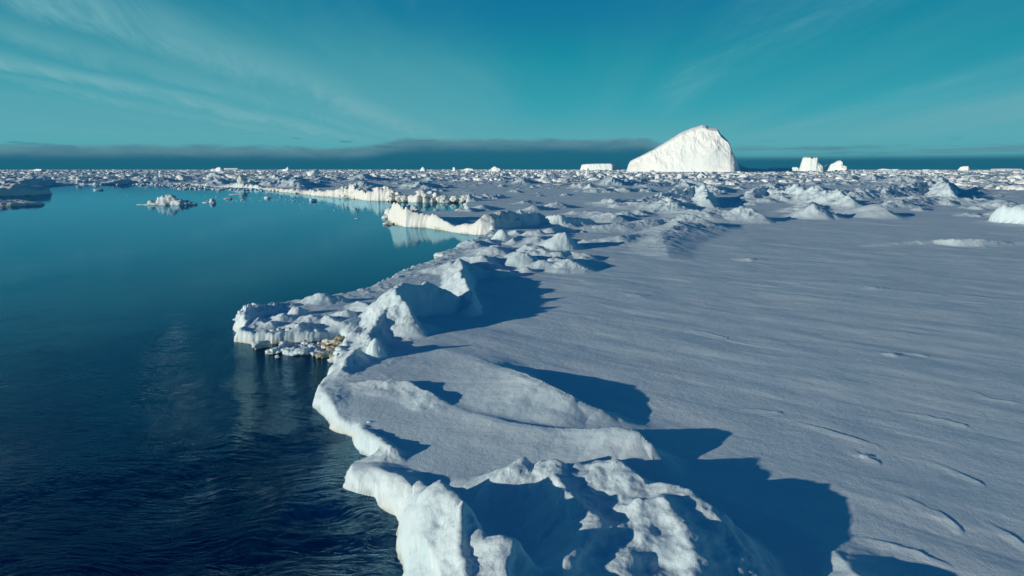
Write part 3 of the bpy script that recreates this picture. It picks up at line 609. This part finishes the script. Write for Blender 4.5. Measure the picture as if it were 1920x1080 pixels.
# floating pieces; px, py at the waterline
def place(name, v, f, mat, px, py, z=0.0, label=None, cat=None, group=None, parent=None):
    X_, Y_ = g(px, py, 0.0)
    o = mesh_obj(name, v, f, mat); o.location = (X_, Y_, z)
    return tag(o, label, cat, group)
mp_ = lambda py: 7 / math.tan(TILT + math.atan((py - 540) / F)) / F          # metres per photo pixel at a waterline row

k = mp_(384)
bits = []
for (dx, dz, sx, sy, sz, sd0) in [(-26, -1, 20, 9, 6, 1), (-10, 2, 15, 11, 13, 2), (5, 1, 20, 12, 13, 3), (22, -1, 20, 11, 12, 4), (33, -1, 14, 10, 10, 5), (0, -3, 46, 12, 6, 6)]:
    v, f_ = chunk(sd0 + 20, (sx * k, sy * k, sz * k), 4, 12, .30); v[:, 0] += dx * k; v[:, 2] += dz * k; bits.append((v, f_))
v, f_ = join(bits)
fl = place('ice_floe', v, f_, M_block, 318, 384, 0, 'largest free-floating lumpy ice piece with a dark right half, alone on the still water', 'ice floe')
v, f_ = chunk(77, (4.5 * k, 4.5 * k, 4.5 * k), 3, 8, .1); o = mesh_obj('ice_knob', v, f_, M_cream, parent=fl); o.location = (-1 * k, -2 * k, 15 * k)
v, f_ = chunk(78, (8 * k, 6 * k, 4 * k), 3, 8, .1); o = mesh_obj('ice_knob', v, f_, M_cream, parent=fl); o.location = (-30 * k, -3 * k, 5 * k); tag(o, 'tan stained knob at the left end')
k = mp_(345)
v, f_ = join([(lambda t: (t[0] + np.array([0, 0, 6 * k]), t[1]))(chunk(41, (7 * k, 7 * k, 12 * k), 4, 7, .15)), (lambda t: (t[0] + np.array([9 * k, 3, 2 * k]), t[1]))(chunk(42, (8 * k, 7 * k, 8 * k), 4, 7, .15))])
place('ice_block', v, f_, M_cream, 455, 350, 0, 'upright greenish cream ice block standing in brash at the far shore', 'ice block')
k = mp_(354)
v, f_ = chunk(43, (42 * k, 26 * k, 2.2 * k), 4, 14, .05); place('ice_slab', v, f_, M_block, 425, 353.5, 0.05, 'thin flat pale slab floating in front of the greenish block', 'ice slab')
k = mp_(366)
v, f_ = chunk(44, (17 * k, 10 * k, 1.5 * k), 3, 12, .05); place('ice_slab', v, f_, M_block, 447, 365, 0.02, 'thin dark-edged slab floating nearest below the greenish block', 'ice slab')
k = mp_(381)
v, f_ = join([(lambda t: (t[0] + np.array([4 * k, 0, 2 * k]), t[1]))(chunk(45, (8 * k, 6 * k, 5 * k), 3, 8, .2)), (lambda t: (t[0] + np.array([-7 * k, 0, 0]), t[1]))(chunk(46, (7 * k, 4 * k, 1.6 * k), 3, 8, .2))])
place('ice_floe', v, f_, M_block, 394, 380.5, 0, 'small white ice lump with a flat tail, just right of the lumpy floe', 'ice floe')
floats = [(427, 373, 7, 'M', 'flat dark sliver of ice right of the small tailed lump'), (457, 375, 5, 'C', 'tiny tan ice bit between the floe pieces and the bank'),
          (502, 372, 7, 'M', 'small white ice lump with dark slivers on the water'), (521, 375.5, 3, 'M', 'speck of ice left of the twin bits'), (543, 377, 3, 'M', 'left of two small ice bits side by side'),
          (551, 377, 3.5, 'M', 'right of two small ice bits side by side'), (587, 377, 8, 'M', 'small white ice lump nearest the bank reflection'), (628, 395, 3, 'M', 'dark speck floating below the bank reflection'),
          (669, 410, 5, 'M', 'small dark flat ice bit left of the cliff tip'), (503, 362, 5, 'M', 'small bright ice bit off the bank corner'), (785, 377.5, 11, 'W', 'white ice lump floating against the bank in the inlet'),
          (861, 395, 8, 'C', 'cream ice bit at the right end of the inlet'), (727, 421, 9, 'C', 'grey rubble ice at the foot of the cliff tip'), (240, 367, 3, 'M', 'dark speck left of the lumpy floe'),
          (302, 370, 4, 'M', 'little bit behind the lumpy floe'), (819, 484, 7, 'C', 'rounded ice nub at the near coast bend with a brown foot'), (183, 357, 11, 'M', 'flat white slab left of the lumpy floe near the far shore'),
          (375, 371, 2, 'M', 'faint chip right of the lumpy floe'), (627, 377, 2.2, 'M', 'smallest chip beside the bank reflection')]
for i, (px, py, sz, mt, lb) in enumerate(floats):
    k = mp_(py); v, f_ = chunk(100 + i, (sz * k, sz * .8 * k, sz * (.22 if sz < 6 or i in (16,) else .5) * k), 3, 8, .2)
    place('ice_bit', v, f_, {'M': M_block, 'C': M_cream, 'W': M_snow}[mt], px, py, 0.0, lb, 'ice bit')
# brash belt at the far shore
rb = random.Random(3); parts_ = []
for i in range(520):
    px = rb.gauss(400, 70) if i % 2 else rb.uniform(250, 540); py = rb.uniform(345, 356) + max(0, (px - 420)) * .03
    if px < 320: py = rb.uniform(345, 348)
    k = mp_(py); sz = rb.uniform(1.0, 4.0); v, f_ = chunk(rb.randint(0, 10 ** 6), (sz * k, sz * k * 1.4, sz * k * rb.uniform(.25, .7)), 2, 7, .2)
    X_, Y_ = g(px, py); parts_.append((v + np.array([X_, Y_, .05]), f_))
v, f_ = join(parts_); tag(mesh_obj('brash_ice', v, f_, M_block), 'belt of small broken brash ice floating at the far shore', 'brash ice', kind='stuff')
parts_ = []
for i in range(150):
    px = rb.uniform(370, 700); py = rb.gauss(376, 3.5) if px < 560 else rb.uniform(378, 392); k = mp_(py); sz = rb.uniform(.6, 1.8)
    v, f_ = chunk(rb.randint(0, 10 ** 6), (sz * k * 1.8, sz * k, sz * k * .2), 1, 6, .1); X_, Y_ = g(px, py); parts_.append((v + np.array([X_, Y_, .0]), f_))
v, f_ = join(parts_); tag(mesh_obj('ice_slivers', v, f_, M_block), 'scattered slivers of thin ice drifting on the still water', 'ice slivers', kind='stuff')
# stained rubble in the angle of the spit
rub = [(512, 663, 9), (528, 660, 11), (545, 664, 10), (560, 655, 9), (570, 664, 12), (585, 654, 9), (592, 663, 11), (604, 668, 8), (611, 655, 9), (620, 648, 9), (626, 660, 9), (632, 650, 8), (600, 648, 7), (536, 650, 8), (576, 648, 7), (615, 666, 9), (634, 640, 7), (490, 652, 11), (520, 670, 4), (622, 672, 5)]
RL = 'stained ice rubble in the angle of the spit'
rn = random.Random(9)
for i, (px, py, sz) in enumerate(rub):
    k = mp_(py); mt = M_brown if (px > 596 and i % 3 == 1) or i in (11,) else (M_cream if px > 596 else M_snow)
    v, f_ = chunk(200 + i, (sz * k * 1.6, sz * k * 1.2, sz * k * .8), 4, 10, .34)
    side = 'white' if mt is M_snow else 'yellow-brown' if mt is M_brown else 'cream'
    near_ = 'at the water' if py > 662 else 'in the middle' if py > 652 else 'tucked under the slab'
    place('ice_chunk', rotz(v, rn.uniform(0, 6)), f_, mt, px, py, rn.uniform(.02, .12), f'{side} ice chunk {near_} of the rubble heap by the spit, {"left" if px<550 else "centre" if px<598 else "right"} part', 'ice chunk', RL)

# knobs frozen onto the two cliffs and the coastal crests
kn = random.Random(31)
byname = {o.get('label', ''): o for o in col.objects}
def knobs(label, line, n, s0, s1, mat, back=.2):
    par = byname[label]
    for _ in range(n):
        i = kn.randrange(len(line) - 1); t = kn.random(); a_, b_ = line[i], line[i + 1]
        px = a_[0] + t * (b_[0] - a_[0]); bot = a_[2] + t * (b_[2] - a_[2]); top = a_[1] + t * (b_[1] - a_[1])
        X_, Y_ = g(px, bot); k_ = Y_ / F; hh = max(.1, (bot - top) * k_); zc = hh * kn.random() ** 1.3 * .9
        sz = kn.uniform(s0, s1) * (1 - .35 * zc / hh)
        v, f_ = chunk(kn.randint(0, 10 ** 6), (sz, sz, sz * .8), 3, 8, .35)
        o = mesh_obj('ice_knob', v, f_, mat, parent=par); o.location = (X_ + back * .3 + zc * .25, Y_ + back + .35 + zc * .55, zc)
knobs('long cream white ice cliff rising from the water with its reflection below', [(722, 392, 408), (737, 380, 419), (765, 390, 425), (800, 400, 427), (848, 427, 437), (903, 412, 441), (925, 405, 441)], 46, .35, .8, M_ledge)
knobs('low cream ice bank lining the far side of the still water with a knobbly crest', [(500, 353, 356.5), (560, 357, 363.5), (632, 352, 370.5), (656, 346, 372), (675, 358, 373.5), (715, 350, 377.5), (746, 364, 379), (790, 359, 380.5), (870, 364, 380.5)], 70, .5, 1.3, M_ledge)
knobs('low flat-topped ice slab on the near side of the spit above the stained rubble', [(440, 620, 640), (470, 622, 644), (508, 622, 645), (560, 628, 643), (600, 628, 641)], 34, .12, .34, M_snow, .05)
knobs('tilted ice slab with a crumbly rim at the far tip of the spit', [(440, 602, 622), (438, 590, 612), (444, 585, 600), (470, 574, 588)], 16, .12, .3, M_snow, .05)
knobs('small crumbly white ridge climbing from the water to the tall crest', [(625, 668, 686), (640, 645, 664), (668, 630, 655), (700, 606, 630)], 26, .12, .32, M_snow, .0)
knobs('knobbly white snow hummock leaning over the dark water at the inner coast corner', [(636, 792, 815), (662, 798, 824), (700, 806, 838), (735, 830, 850)], 16, .1, .24, M_snow, .0)
knobs('broken blue-shadowed ice wall at the right end of the long ice cliff', [(935, 425, 438), (960, 415, 434), (1000, 412, 428), (1080, 412, 424)], 26, .3, .8, M_ledge, .2)
# slab floes at the left edge of the photo
def floe(px0, px1, py, top_px, depth, seed, label, prof):
    k = mp_(py); Xc, Yc = g((px0 + px1) / 2, py); hw = (px1 - px0) / 2 * k / 1.03; Xc *= (Yc + depth * .6) / Yc; Yc += depth
    nu, nv = 240, 90; U, W_ = np.meshgrid(np.linspace(-1.1, 1.1, nu), np.linspace(-1.15, 1.15, nv))
    xx = U * hw; yy = W_ * depth
    rad_ = 1 - (np.abs(U) ** 3.5 + np.abs(W_) ** 2.5) + .22 * fbm2(xx / 5 + seed, yy / 5, 4)
    hgt = np.interp((U + 1) / 2, [q_[0] for q_ in prof], [q_[1] for q_ in prof]) * top_px * k
    hgt = hgt * (.75 + .5 * fbm2(xx / 4 + seed, yy / 3, 4) + .35 * np.exp(-((W_ + .2) / .5) ** 2))
    z_ = -.6 + (hgt + .6) * (1 - (1 - np.clip(rad_ / .16, 0, 1)) ** 3)
    vv_ = np.stack([xx, yy, z_], -1); vv_[..., 2] += .25 * fbm3(xx / 1.3, yy / 1.3, z_ / 1.0, 3) * (rad_ > 0)
    I_ = np.arange(nu * nv).reshape(nv, nu); qf = np.stack([I_[:-1, :-1], I_[:-1, 1:], I_[1:, 1:], I_[1:, :-1]], -1).reshape(-1, 4)
    o = mesh_obj('ice_floe', vv_.reshape(-1, 3), qf, M_ledge); o.location = (Xc, Yc, 0); tag(o, label, 'ice floe')
floe(-260, 64, 369, 20, 12, 3.0, 'farther and taller of two floes at the left edge', [(0, .8), (.5, .9), (.75, 1.1), (.84, 1.0), (.93, .8), (1, .45)])
floe(-240, 66, 388, 10, 6, 11.0, 'nearer flatter floe at the left edge, with a dark overhang', [(0, .9), (.4, .5), (.78, .9), (.85, .7), (1, .5)])

# ------------------------------------------------------------------ icebergs
def berg(name, st, dist, depth, label, mat=M_berg, amp=2.5, lam=9.0, back=.6, nu=260, nv=60, slope=.9, cat='iceberg', lean=.12, seed=0.0, base_py=None, round_=.06):
    """st: stations (photo px, py of the skyline, distance offset of the front wall); wall, top and back wall in one skin"""
    st = np.array(st, float); pxs = np.linspace(st[0, 0], st[-1, 0], nu)
    tops = np.interp(pxs, st[:, 0], st[:, 1]); yo = np.interp(pxs, st[:, 0], st[:, 2]) if st.shape[1] > 2 else -slope * (pxs - st[0, 0]) * dist / F
    elev_ = np.array([math.tan(-TILT - math.atan((t - 540) / F)) for t in tops])
    tops = np.convolve(np.pad(tops, 4, mode='edge'), np.ones(9) / 9, 'valid')
    yo = np.convolve(np.pad(yo, 10, mode='edge'), np.ones(21) / 21, 'valid') if nu > 300 else yo
    Yf = dist + yo
    x0 = (pxs - 960) / F * (math.cos(TILT) * 1.0) * Yf / (math.cos(TILT) ** 1) * 0.99
    crest_y = Yf + depth * .25
    zt_ = np.maximum(H + crest_y * elev_ / 1.0, .3)
    rows = []
    for j in range(nv):
        t = j / (nv - 1)
        if t < .6:
            s_ = t / .6; zr = -2 + (zt_ + 2) * (s_ ** .9); yr = Yf + lean * depth * s_ + depth * (.25 - lean) * np.clip((s_ - .90) / .10, 0, 1) ** 1.2
            zr = np.where(s_ > .90, zr, zr)
        elif t < .8:
            s_ = (t - .6) / .2; zr = zt_ * (1 - (1 - back) * s_ * .5); yr = Yf + depth * (.25 + .55 * s_)
        else:
            s_ = (t - .8) / .2; zr = zt_ * (1 - (1 - back) * .5) * (1 - s_) - 2 * s_; yr = Yf + depth * (.8 + .2 * s_)
        xs = x0 + (yr - Yf) * float(np.mean(x0 / Yf))
        rows.append(np.stack([xs, yr, zr], 1))
    vv_ = np.array(rows); sh = vv_.shape
    fx, fy, fz = vv_[..., 0], vv_[..., 1], vv_[..., 2]
    zmask = np.clip(fz / (np.maximum(zt_, 1)[None]), 0, 1); dm = .25 + .9 * sstep((fbm3(fx / (lam * 7) + 2 + seed, fy / (lam * 7), fz / (lam * 4), 2) + .25 + .5 * (zmask - .5)) / .6)
    wall = np.clip(1 - np.abs(np.linspace(0, 1, nv)[:, None] - .3) / .5, .25, 1)
    fl_ = fbm3((fx + .5 * fz) / lam + seed, fy / lam, fz / (lam * 3.2), 4, .55) * dm * 1.3
    rel = fbm3(fx / (lam * 4) + seed, fy / (lam * 4), fz / (lam * 3) + 5, 3)
    dy_ = amp * (fl_ * 1.2 + rel * 2.0)
    vv_[..., 1] -= dy_ * wall; vv_[..., 0] -= .3 * amp * fl_ * wall
    vv_[..., 2] += amp * .25 * fbm3(fx / lam, fy / lam, fz / lam + 3, 3) * (fz > 2)
    I_ = np.arange(nu * nv).reshape(nv, nu); qf = np.stack([I_[:-1, :-1], I_[:-1, 1:], I_[1:, 1:], I_[1:, :-1]], -1).reshape(-1, 4)
    c0 = np.array([vv_[..., 0].mean(), vv_[..., 1].mean(), 0]); pts = vv_.reshape(-1, 3) - c0
    # end caps
    capL = [int(i) for i in I_[:, 0]]; capR = [int(i) for i in I_[::-1, -1]]
    me_f = list(map(tuple, qf))
    me = bpy.data.meshes.new(name); me.from_pydata(pts.tolist(), [], me_f + [tuple(capL[::-1]), tuple(capR[::-1])]); me.update()
    me.polygons.foreach_set('use_smooth', np.ones(len(me.polygons), bool)); me.materials.append(mat)
    try: me.set_sharp_from_angle(angle=math.radians(38))
    except Exception: pass
    o = bpy.data.objects.new(name, me); col.objects.link(o); o.location = c0
    return tag(o, label, cat)
berg('iceberg', [(1172, 321, 70), (1175, 308, 66), (1178, 301.5, 60), (1190, 295.5, 45), (1205, 288, 28), (1219, 281, 12), (1224, 278, 6), (1245, 265.5, -14), (1271, 249, -34), (1283, 243.5, -42), (1294, 239, -50), (1303, 236.5, -56), (1312, 233, -62), (1318, 234, -66), (1324, 237.5, -70), (1330, 239, -74),
                 (1341, 240.5, -80), (1348, 251, -84), (1355, 257, -88), (1362, 263, -92), (1367, 271, -95), (1371, 283, -97), (1376, 290, -99), (1381, 301, -96), (1384, 307, -55), (1387, 314, -5), (1390, 321, 40)], 1500, 170,
     'huge wedge-shaped white iceberg rising to a rounded peak on the horizon', amp=4.6, lam=12, back=.55, nu=420, nv=110, lean=.16)
berg('iceberg', [(1087, 318.5, 60), (1090, 308, 40), (1100, 307, 20), (1120, 306.2, -10), (1144, 306, -40), (1147, 307.5, -42), (1160, 307.5, 160), (1164, 314, 200), (1168, 318, 230)], 3500, 200, 'flat-topped tabular iceberg left of the huge wedge iceberg', amp=4, lam=16, back=1.0, lean=.02)
berg('iceberg', [(1380, 305, 60), (1388, 311, 50), (1400, 315, 40), (1437, 317, 30), (1441, 314, 30), (1470, 313.5, 20), (1481, 313.5, 20), (1484, 318, 10)], 1530, 60, 'low dark blue iceberg lying in the shadow of the huge wedge iceberg', amp=2, lam=10, back=.9, lean=.3)
berg('iceberg', [(1481, 318.5, 20), (1483, 313, 10), (1492, 313, 0), (1495, 315.5, -5), (1497, 319, -5)], 2100, 60, 'small bright block of ice touching the castle iceberg on its left', amp=2, lam=10, nu=80)
berg('iceberg', [(1495, 321, 30), (1498, 306, 20), (1501, 294.5, 10), (1507, 293.5, 0), (1516, 294, -10), (1519, 296, -12), (1522, 294.5, -14), (1528, 294, -18), (1529.5, 303, -18), (1533, 306, -20), (1536, 308, -22), (1539, 310, -22), (1541, 320, 0)], 1900, 90,
     'tall castle-shaped iceberg with a notched flat top', amp=3, lam=9, back=.8, lean=.1)
berg('iceberg', [(1548, 321, 30), (1552, 311, 20), (1554, 307.5, 12), (1560, 305, 0), (1566, 301, -10), (1572, 299.7, -20), (1575.5, 302, -25), (1577, 309, -28), (1584, 311, -35), (1586, 321, -20)], 1850, 90, 'small hooded iceberg right of the castle iceberg', amp=3, lam=8, back=.7)
berg('iceberg', [(1540, 321, 0), (1542, 312, 30), (1547, 308, 60), (1553, 306.5, 90), (1556, 312, 130), (1558, 321, 140)], 1990, 70, 'dark shaded ice mass tucked behind the hooded iceberg', amp=2, lam=8, nu=80)
berg('iceberg', [(1791, 320, 20), (1796, 313, 10), (1801, 311.5, 0), (1811, 311.3, -20), (1814, 316, -20), (1817, 320, 0)], 2600, 70, 'small squarish iceberg alone on the horizon at far right', amp=3, lam=10, nu=100)
berg('iceberg', [(1851, 319.5, 60), (1854, 316.5, 40), (1880, 316, -20), (1912, 316.5, -80), (1915, 319.5, -60)], 4200, 120, 'long low tabular iceberg near the right edge', amp=3, lam=16, nu=120, back=1.0)
berg('iceberg', [(1917, 319, 60), (1919, 316.5, 40), (1975, 316, -100), (1980, 319.5, -90)], 4100, 120, 'flat iceberg cut off by the right edge of the photo', amp=3, lam=16, nu=120, back=1.0)
berg('iceberg', [(1640, 319, 20), (1646, 317, 10), (1652, 316, 0), (1665, 317.3, -20), (1681, 316.8, -40), (1684, 319, -20)], 2900, 60, 'thin low iceberg between the hooded and the squarish icebergs', amp=3, lam=10, nu=100)
berg('iceberg', [(397, 319, 10), (401, 316, 0), (407, 316, 0), (411, 313.5, -5), (416, 313, -10), (420, 316, -10), (424, 319, 0)], 1600, 40, 'small dark knobbly iceberg on the left horizon', amp=2, lam=6, nu=90)
berg('iceberg', [(421, 318.2, 60), (424, 315.2, 40), (448, 315.2, -20), (451, 318, -10)], 6500, 200, 'pale distant tabular iceberg on the left horizon', amp=4, lam=30, nu=90, back=1.0)
berg('iceberg', [(529, 319, 0), (532, 317.5, 0), (538, 316.5, -10), (541, 313, -12), (542.5, 313, -12), (544, 319, 0)], 1800, 30, 'small fin-shaped iceberg on the left horizon', amp=1, lam=6, nu=60)
berg('iceberg', [(63, 319, 0), (67, 318, 0), (74, 316.5, -10), (82, 317, -20), (88, 319, 0)], 1900, 40, 'low iceberg on the far left horizon', amp=1.5, lam=6, nu=60)
berg('iceberg', [(788, 319, 0), (791, 315, 0), (794, 312.5, -10), (797, 316, -12), (801, 318.5, 0)], 1900, 40, 'small pointed iceberg on the central horizon', amp=1.5, lam=6, nu=60)
berg('iceberg', [(849, 319, 0), (850, 313.5, 0), (852.5, 313.5, -10), (854, 319, -12)], 1800, 20, 'thin upright ice pinnacle on the central horizon', amp=1, lam=6, nu=60)
berg('iceberg', [(918, 319, 0), (923, 314, 0), (928, 311.5, -10), (932, 314, -15), (938, 316, -20), (942, 319, -12)], 1800, 50, 'humped small iceberg just left of the central horizon', amp=2, lam=6, nu=80)
berg('iceberg', [(866, 319, 0), (872, 316.3, 0), (878, 315, -10), (886, 316, -15), (888, 319, -20)], 2200, 50, 'low flat iceberg between the pinnacle and the humped iceberg', amp=2, lam=8, nu=80)
for i, (px, py, w_, h_, sd0, lb) in enumerate([(1150 - 0, 332, 5, 12, 1, 'dark upright ice block below the tabular iceberg'), (1134 - 49, 328, 4, 6, 2, 'small dark leaning block left of the upright dark block')]):
    pass
for (px, py, wpx, hpx, sd0, lb) in [(1102, 329, 4.5, 11, 61, 'dark upright ice block below the tabular iceberg'), (1085, 329, 4, 7, 62, 'small leaning block left of the dark upright block'),
                                    (1022, 338, 7, 9, 63, 'dark pointed ice block on the flat ice left of the tabular iceberg'), (1276, 336, 8, 9, 64, 'rounded bluish ice boulder under the iceberg left half'),
                                    (1233, 337, 6, 8, 65, 'pale conical ice boulder left of the rounded bluish boulder'), (987, 332, 7, 6, 66, 'white wedge of ice below the central horizon'), (1155, 337, 6, 7, 67, 'small white cone of ice below the left tip of the iceberg'),
                                    (1187, 338, 6, 6, 68, 'second small white cone nearer the iceberg front'), (1318, 334, 9, 8, 69, 'white blocky boulder below the iceberg centre'), (588, 330, 10, 10, 70, 'dark pyramidal block beyond the far bank'),
                                    (540, 337, 9, 9, 71, 'white wedge block at the corner of the far bank'), (276, 335, 6, 9, 72, 'white cone on the left far shore'), (405, 334, 12, 8, 73, 'dark wedge at the end of the left far shore')]:
    dist = 7 / math.tan(TILT + math.atan((py - 540) / F)); k = dist / F
    v, f_ = chunk(sd0, (wpx * k, wpx * k, hpx * k * .75), 4, 7, .14)
    X_, Y_ = g(px, py, .5); o = mesh_obj('ice_boulder', v, f_, M_block); o.location = (X_, Y_, .5 + hpx * k * .35); tag(o, lb, 'ice boulder')

# ------------------------------------------------------------------ rubble field reaching to the horizon
protos = []
for i in range(14):
    v, f_ = chunk(500 + i, (1, 1, .8), 3, 5 + i % 3, .24); protos.append((v, f_))
rf = random.Random(21)
def rubble_spot():
    while True:
        # denser belts between smoother pans
        s_ = rf.random(); rr_ = 260 / (1 - s_ * .93) if rf.random() < .75 else rf.uniform(260, 3500)
        a_ = math.radians(rf.uniform(-44, 44)); X_, Y_ = rr_ * math.sin(a_), rr_ * math.cos(a_)
        if rr_ > 6000: continue
        n_ = float(n2(np.array([X_ / (rr_ * .10)]), np.array([math.log(rr_) * 9.]))[0]) + .5 * float(n2(np.array([X_ / (rr_ * .02)]), np.array([math.log(rr_) * 30.]))[0]); thr = .22 if rr_ < 450 else .06 if rr_ < 900 else -.15 if rr_ < 1800 else -.6
        if n_ < thr: continue
        if X_ < -55 and Y_ < 330: continue
        if rr_ < 330 + 170 * float(n2(np.array([a_ * 4.]), np.array([3.3]))[0]) + 60 * float(n2(np.array([a_ * 17.]), np.array([8.3]))[0]): continue
        return X_, Y_, rr_
spots = []
for i in range(24000):
    X_, Y_, rr_ = rubble_spot()
    sz = (.22 + 1.5 * rf.random() ** 5) * (1 + min(rr_, 2500) / 1300)
    if rr_ < 420: sz *= .8
    spots.append((X_, Y_, rr_, sz))
xs_ = np.array(spots); sdc = coast_sd(xs_[:, 0], xs_[:, 1]); spots = [s_ for s_, c in zip(spots, sdc) if c > 2.5]
spots.sort(key=lambda s_: -s_[3] / s_[2])
base_obj = {}
for i, (v, f_) in enumerate(protos): 
    me = bpy.data.meshes.new('rubble_block'); me.from_pydata(v.tolist(), [], f_.tolist()); me.polygons.foreach_set('use_smooth', np.ones(len(f_), bool)); me.materials.append(M_block); base_obj[i] = me
sect = [(-30, 'at the far left edge'), (-20, 'beyond the left far shore'), (-10, 'behind the far brash belt'), (0, 'behind the cream ice bank'), (8, 'below the tabular iceberg'), (19, 'in front of the huge wedge iceberg'), (29, 'in front of the castle iceberg'), (99, 'beyond the highest ridge')]
for i in range(285):
    X_, Y_, rr_, sz = spots[i]; j = rf.randrange(14)
    o = bpy.data.objects.new('ice_boulder', base_obj[j]); col.objects.link(o)
    fx, fy, fz = rf.uniform(.8, 2.0), rf.uniform(.8, 1.3), rf.uniform(.35, 1.1)
    o.location = (X_, Y_, .5 + sz * .2 * fz); o.scale = (sz * fx, sz * fy, sz * fz); o.rotation_euler = (rf.uniform(-.3, .3), rf.uniform(-.3, .3), rf.uniform(0, 6.28))
    aa = math.degrees(math.atan2(X_, Y_)); sc_ = next(t for lim, t in sect if aa < lim)
    shp = 'upright' if fz > .95 else 'flattish' if fz < .65 else 'rounded'
    wid = 'broad' if fx > 1.3 else 'compact'
    tag(o, f'{wid} {shp} snowy ice boulder in {"nearer" if rr_ < 380 else "farther"} rubble {sc_}', 'ice boulder', f'ice boulders in the {"nearer" if rr_ < 380 else "farther"} rubble {sc_}, {wid} {shp}')
lo = [chunk(700 + i, (1, 1, .9 if i % 3 else .4), 2, 4 + i % 3, .34) for i in range(20)]
parts_ = []
for (X_, Y_, rr_, sz) in spots[285:]:
    pan = rf.random() < .12
    v, f_ = lo[rf.randrange(20)]; v = v * np.array([4.5, 4.0, .35]) if pan else v; v = rotz(v * np.array([sz * rf.uniform(.8, 2.6), sz * rf.uniform(.7, 1.2), sz * rf.uniform(.25, 1.0)]), rf.uniform(0, 6.28))
    parts_.append((v + np.array([X_, Y_, .45 + sz * .1]), f_))
v, f_ = join(parts_); tag(mesh_obj('ice_rubble', v, f_, M_block), 'countless small broken ice blocks covering the pack ice out to the horizon', 'ice rubble', kind='stuff')
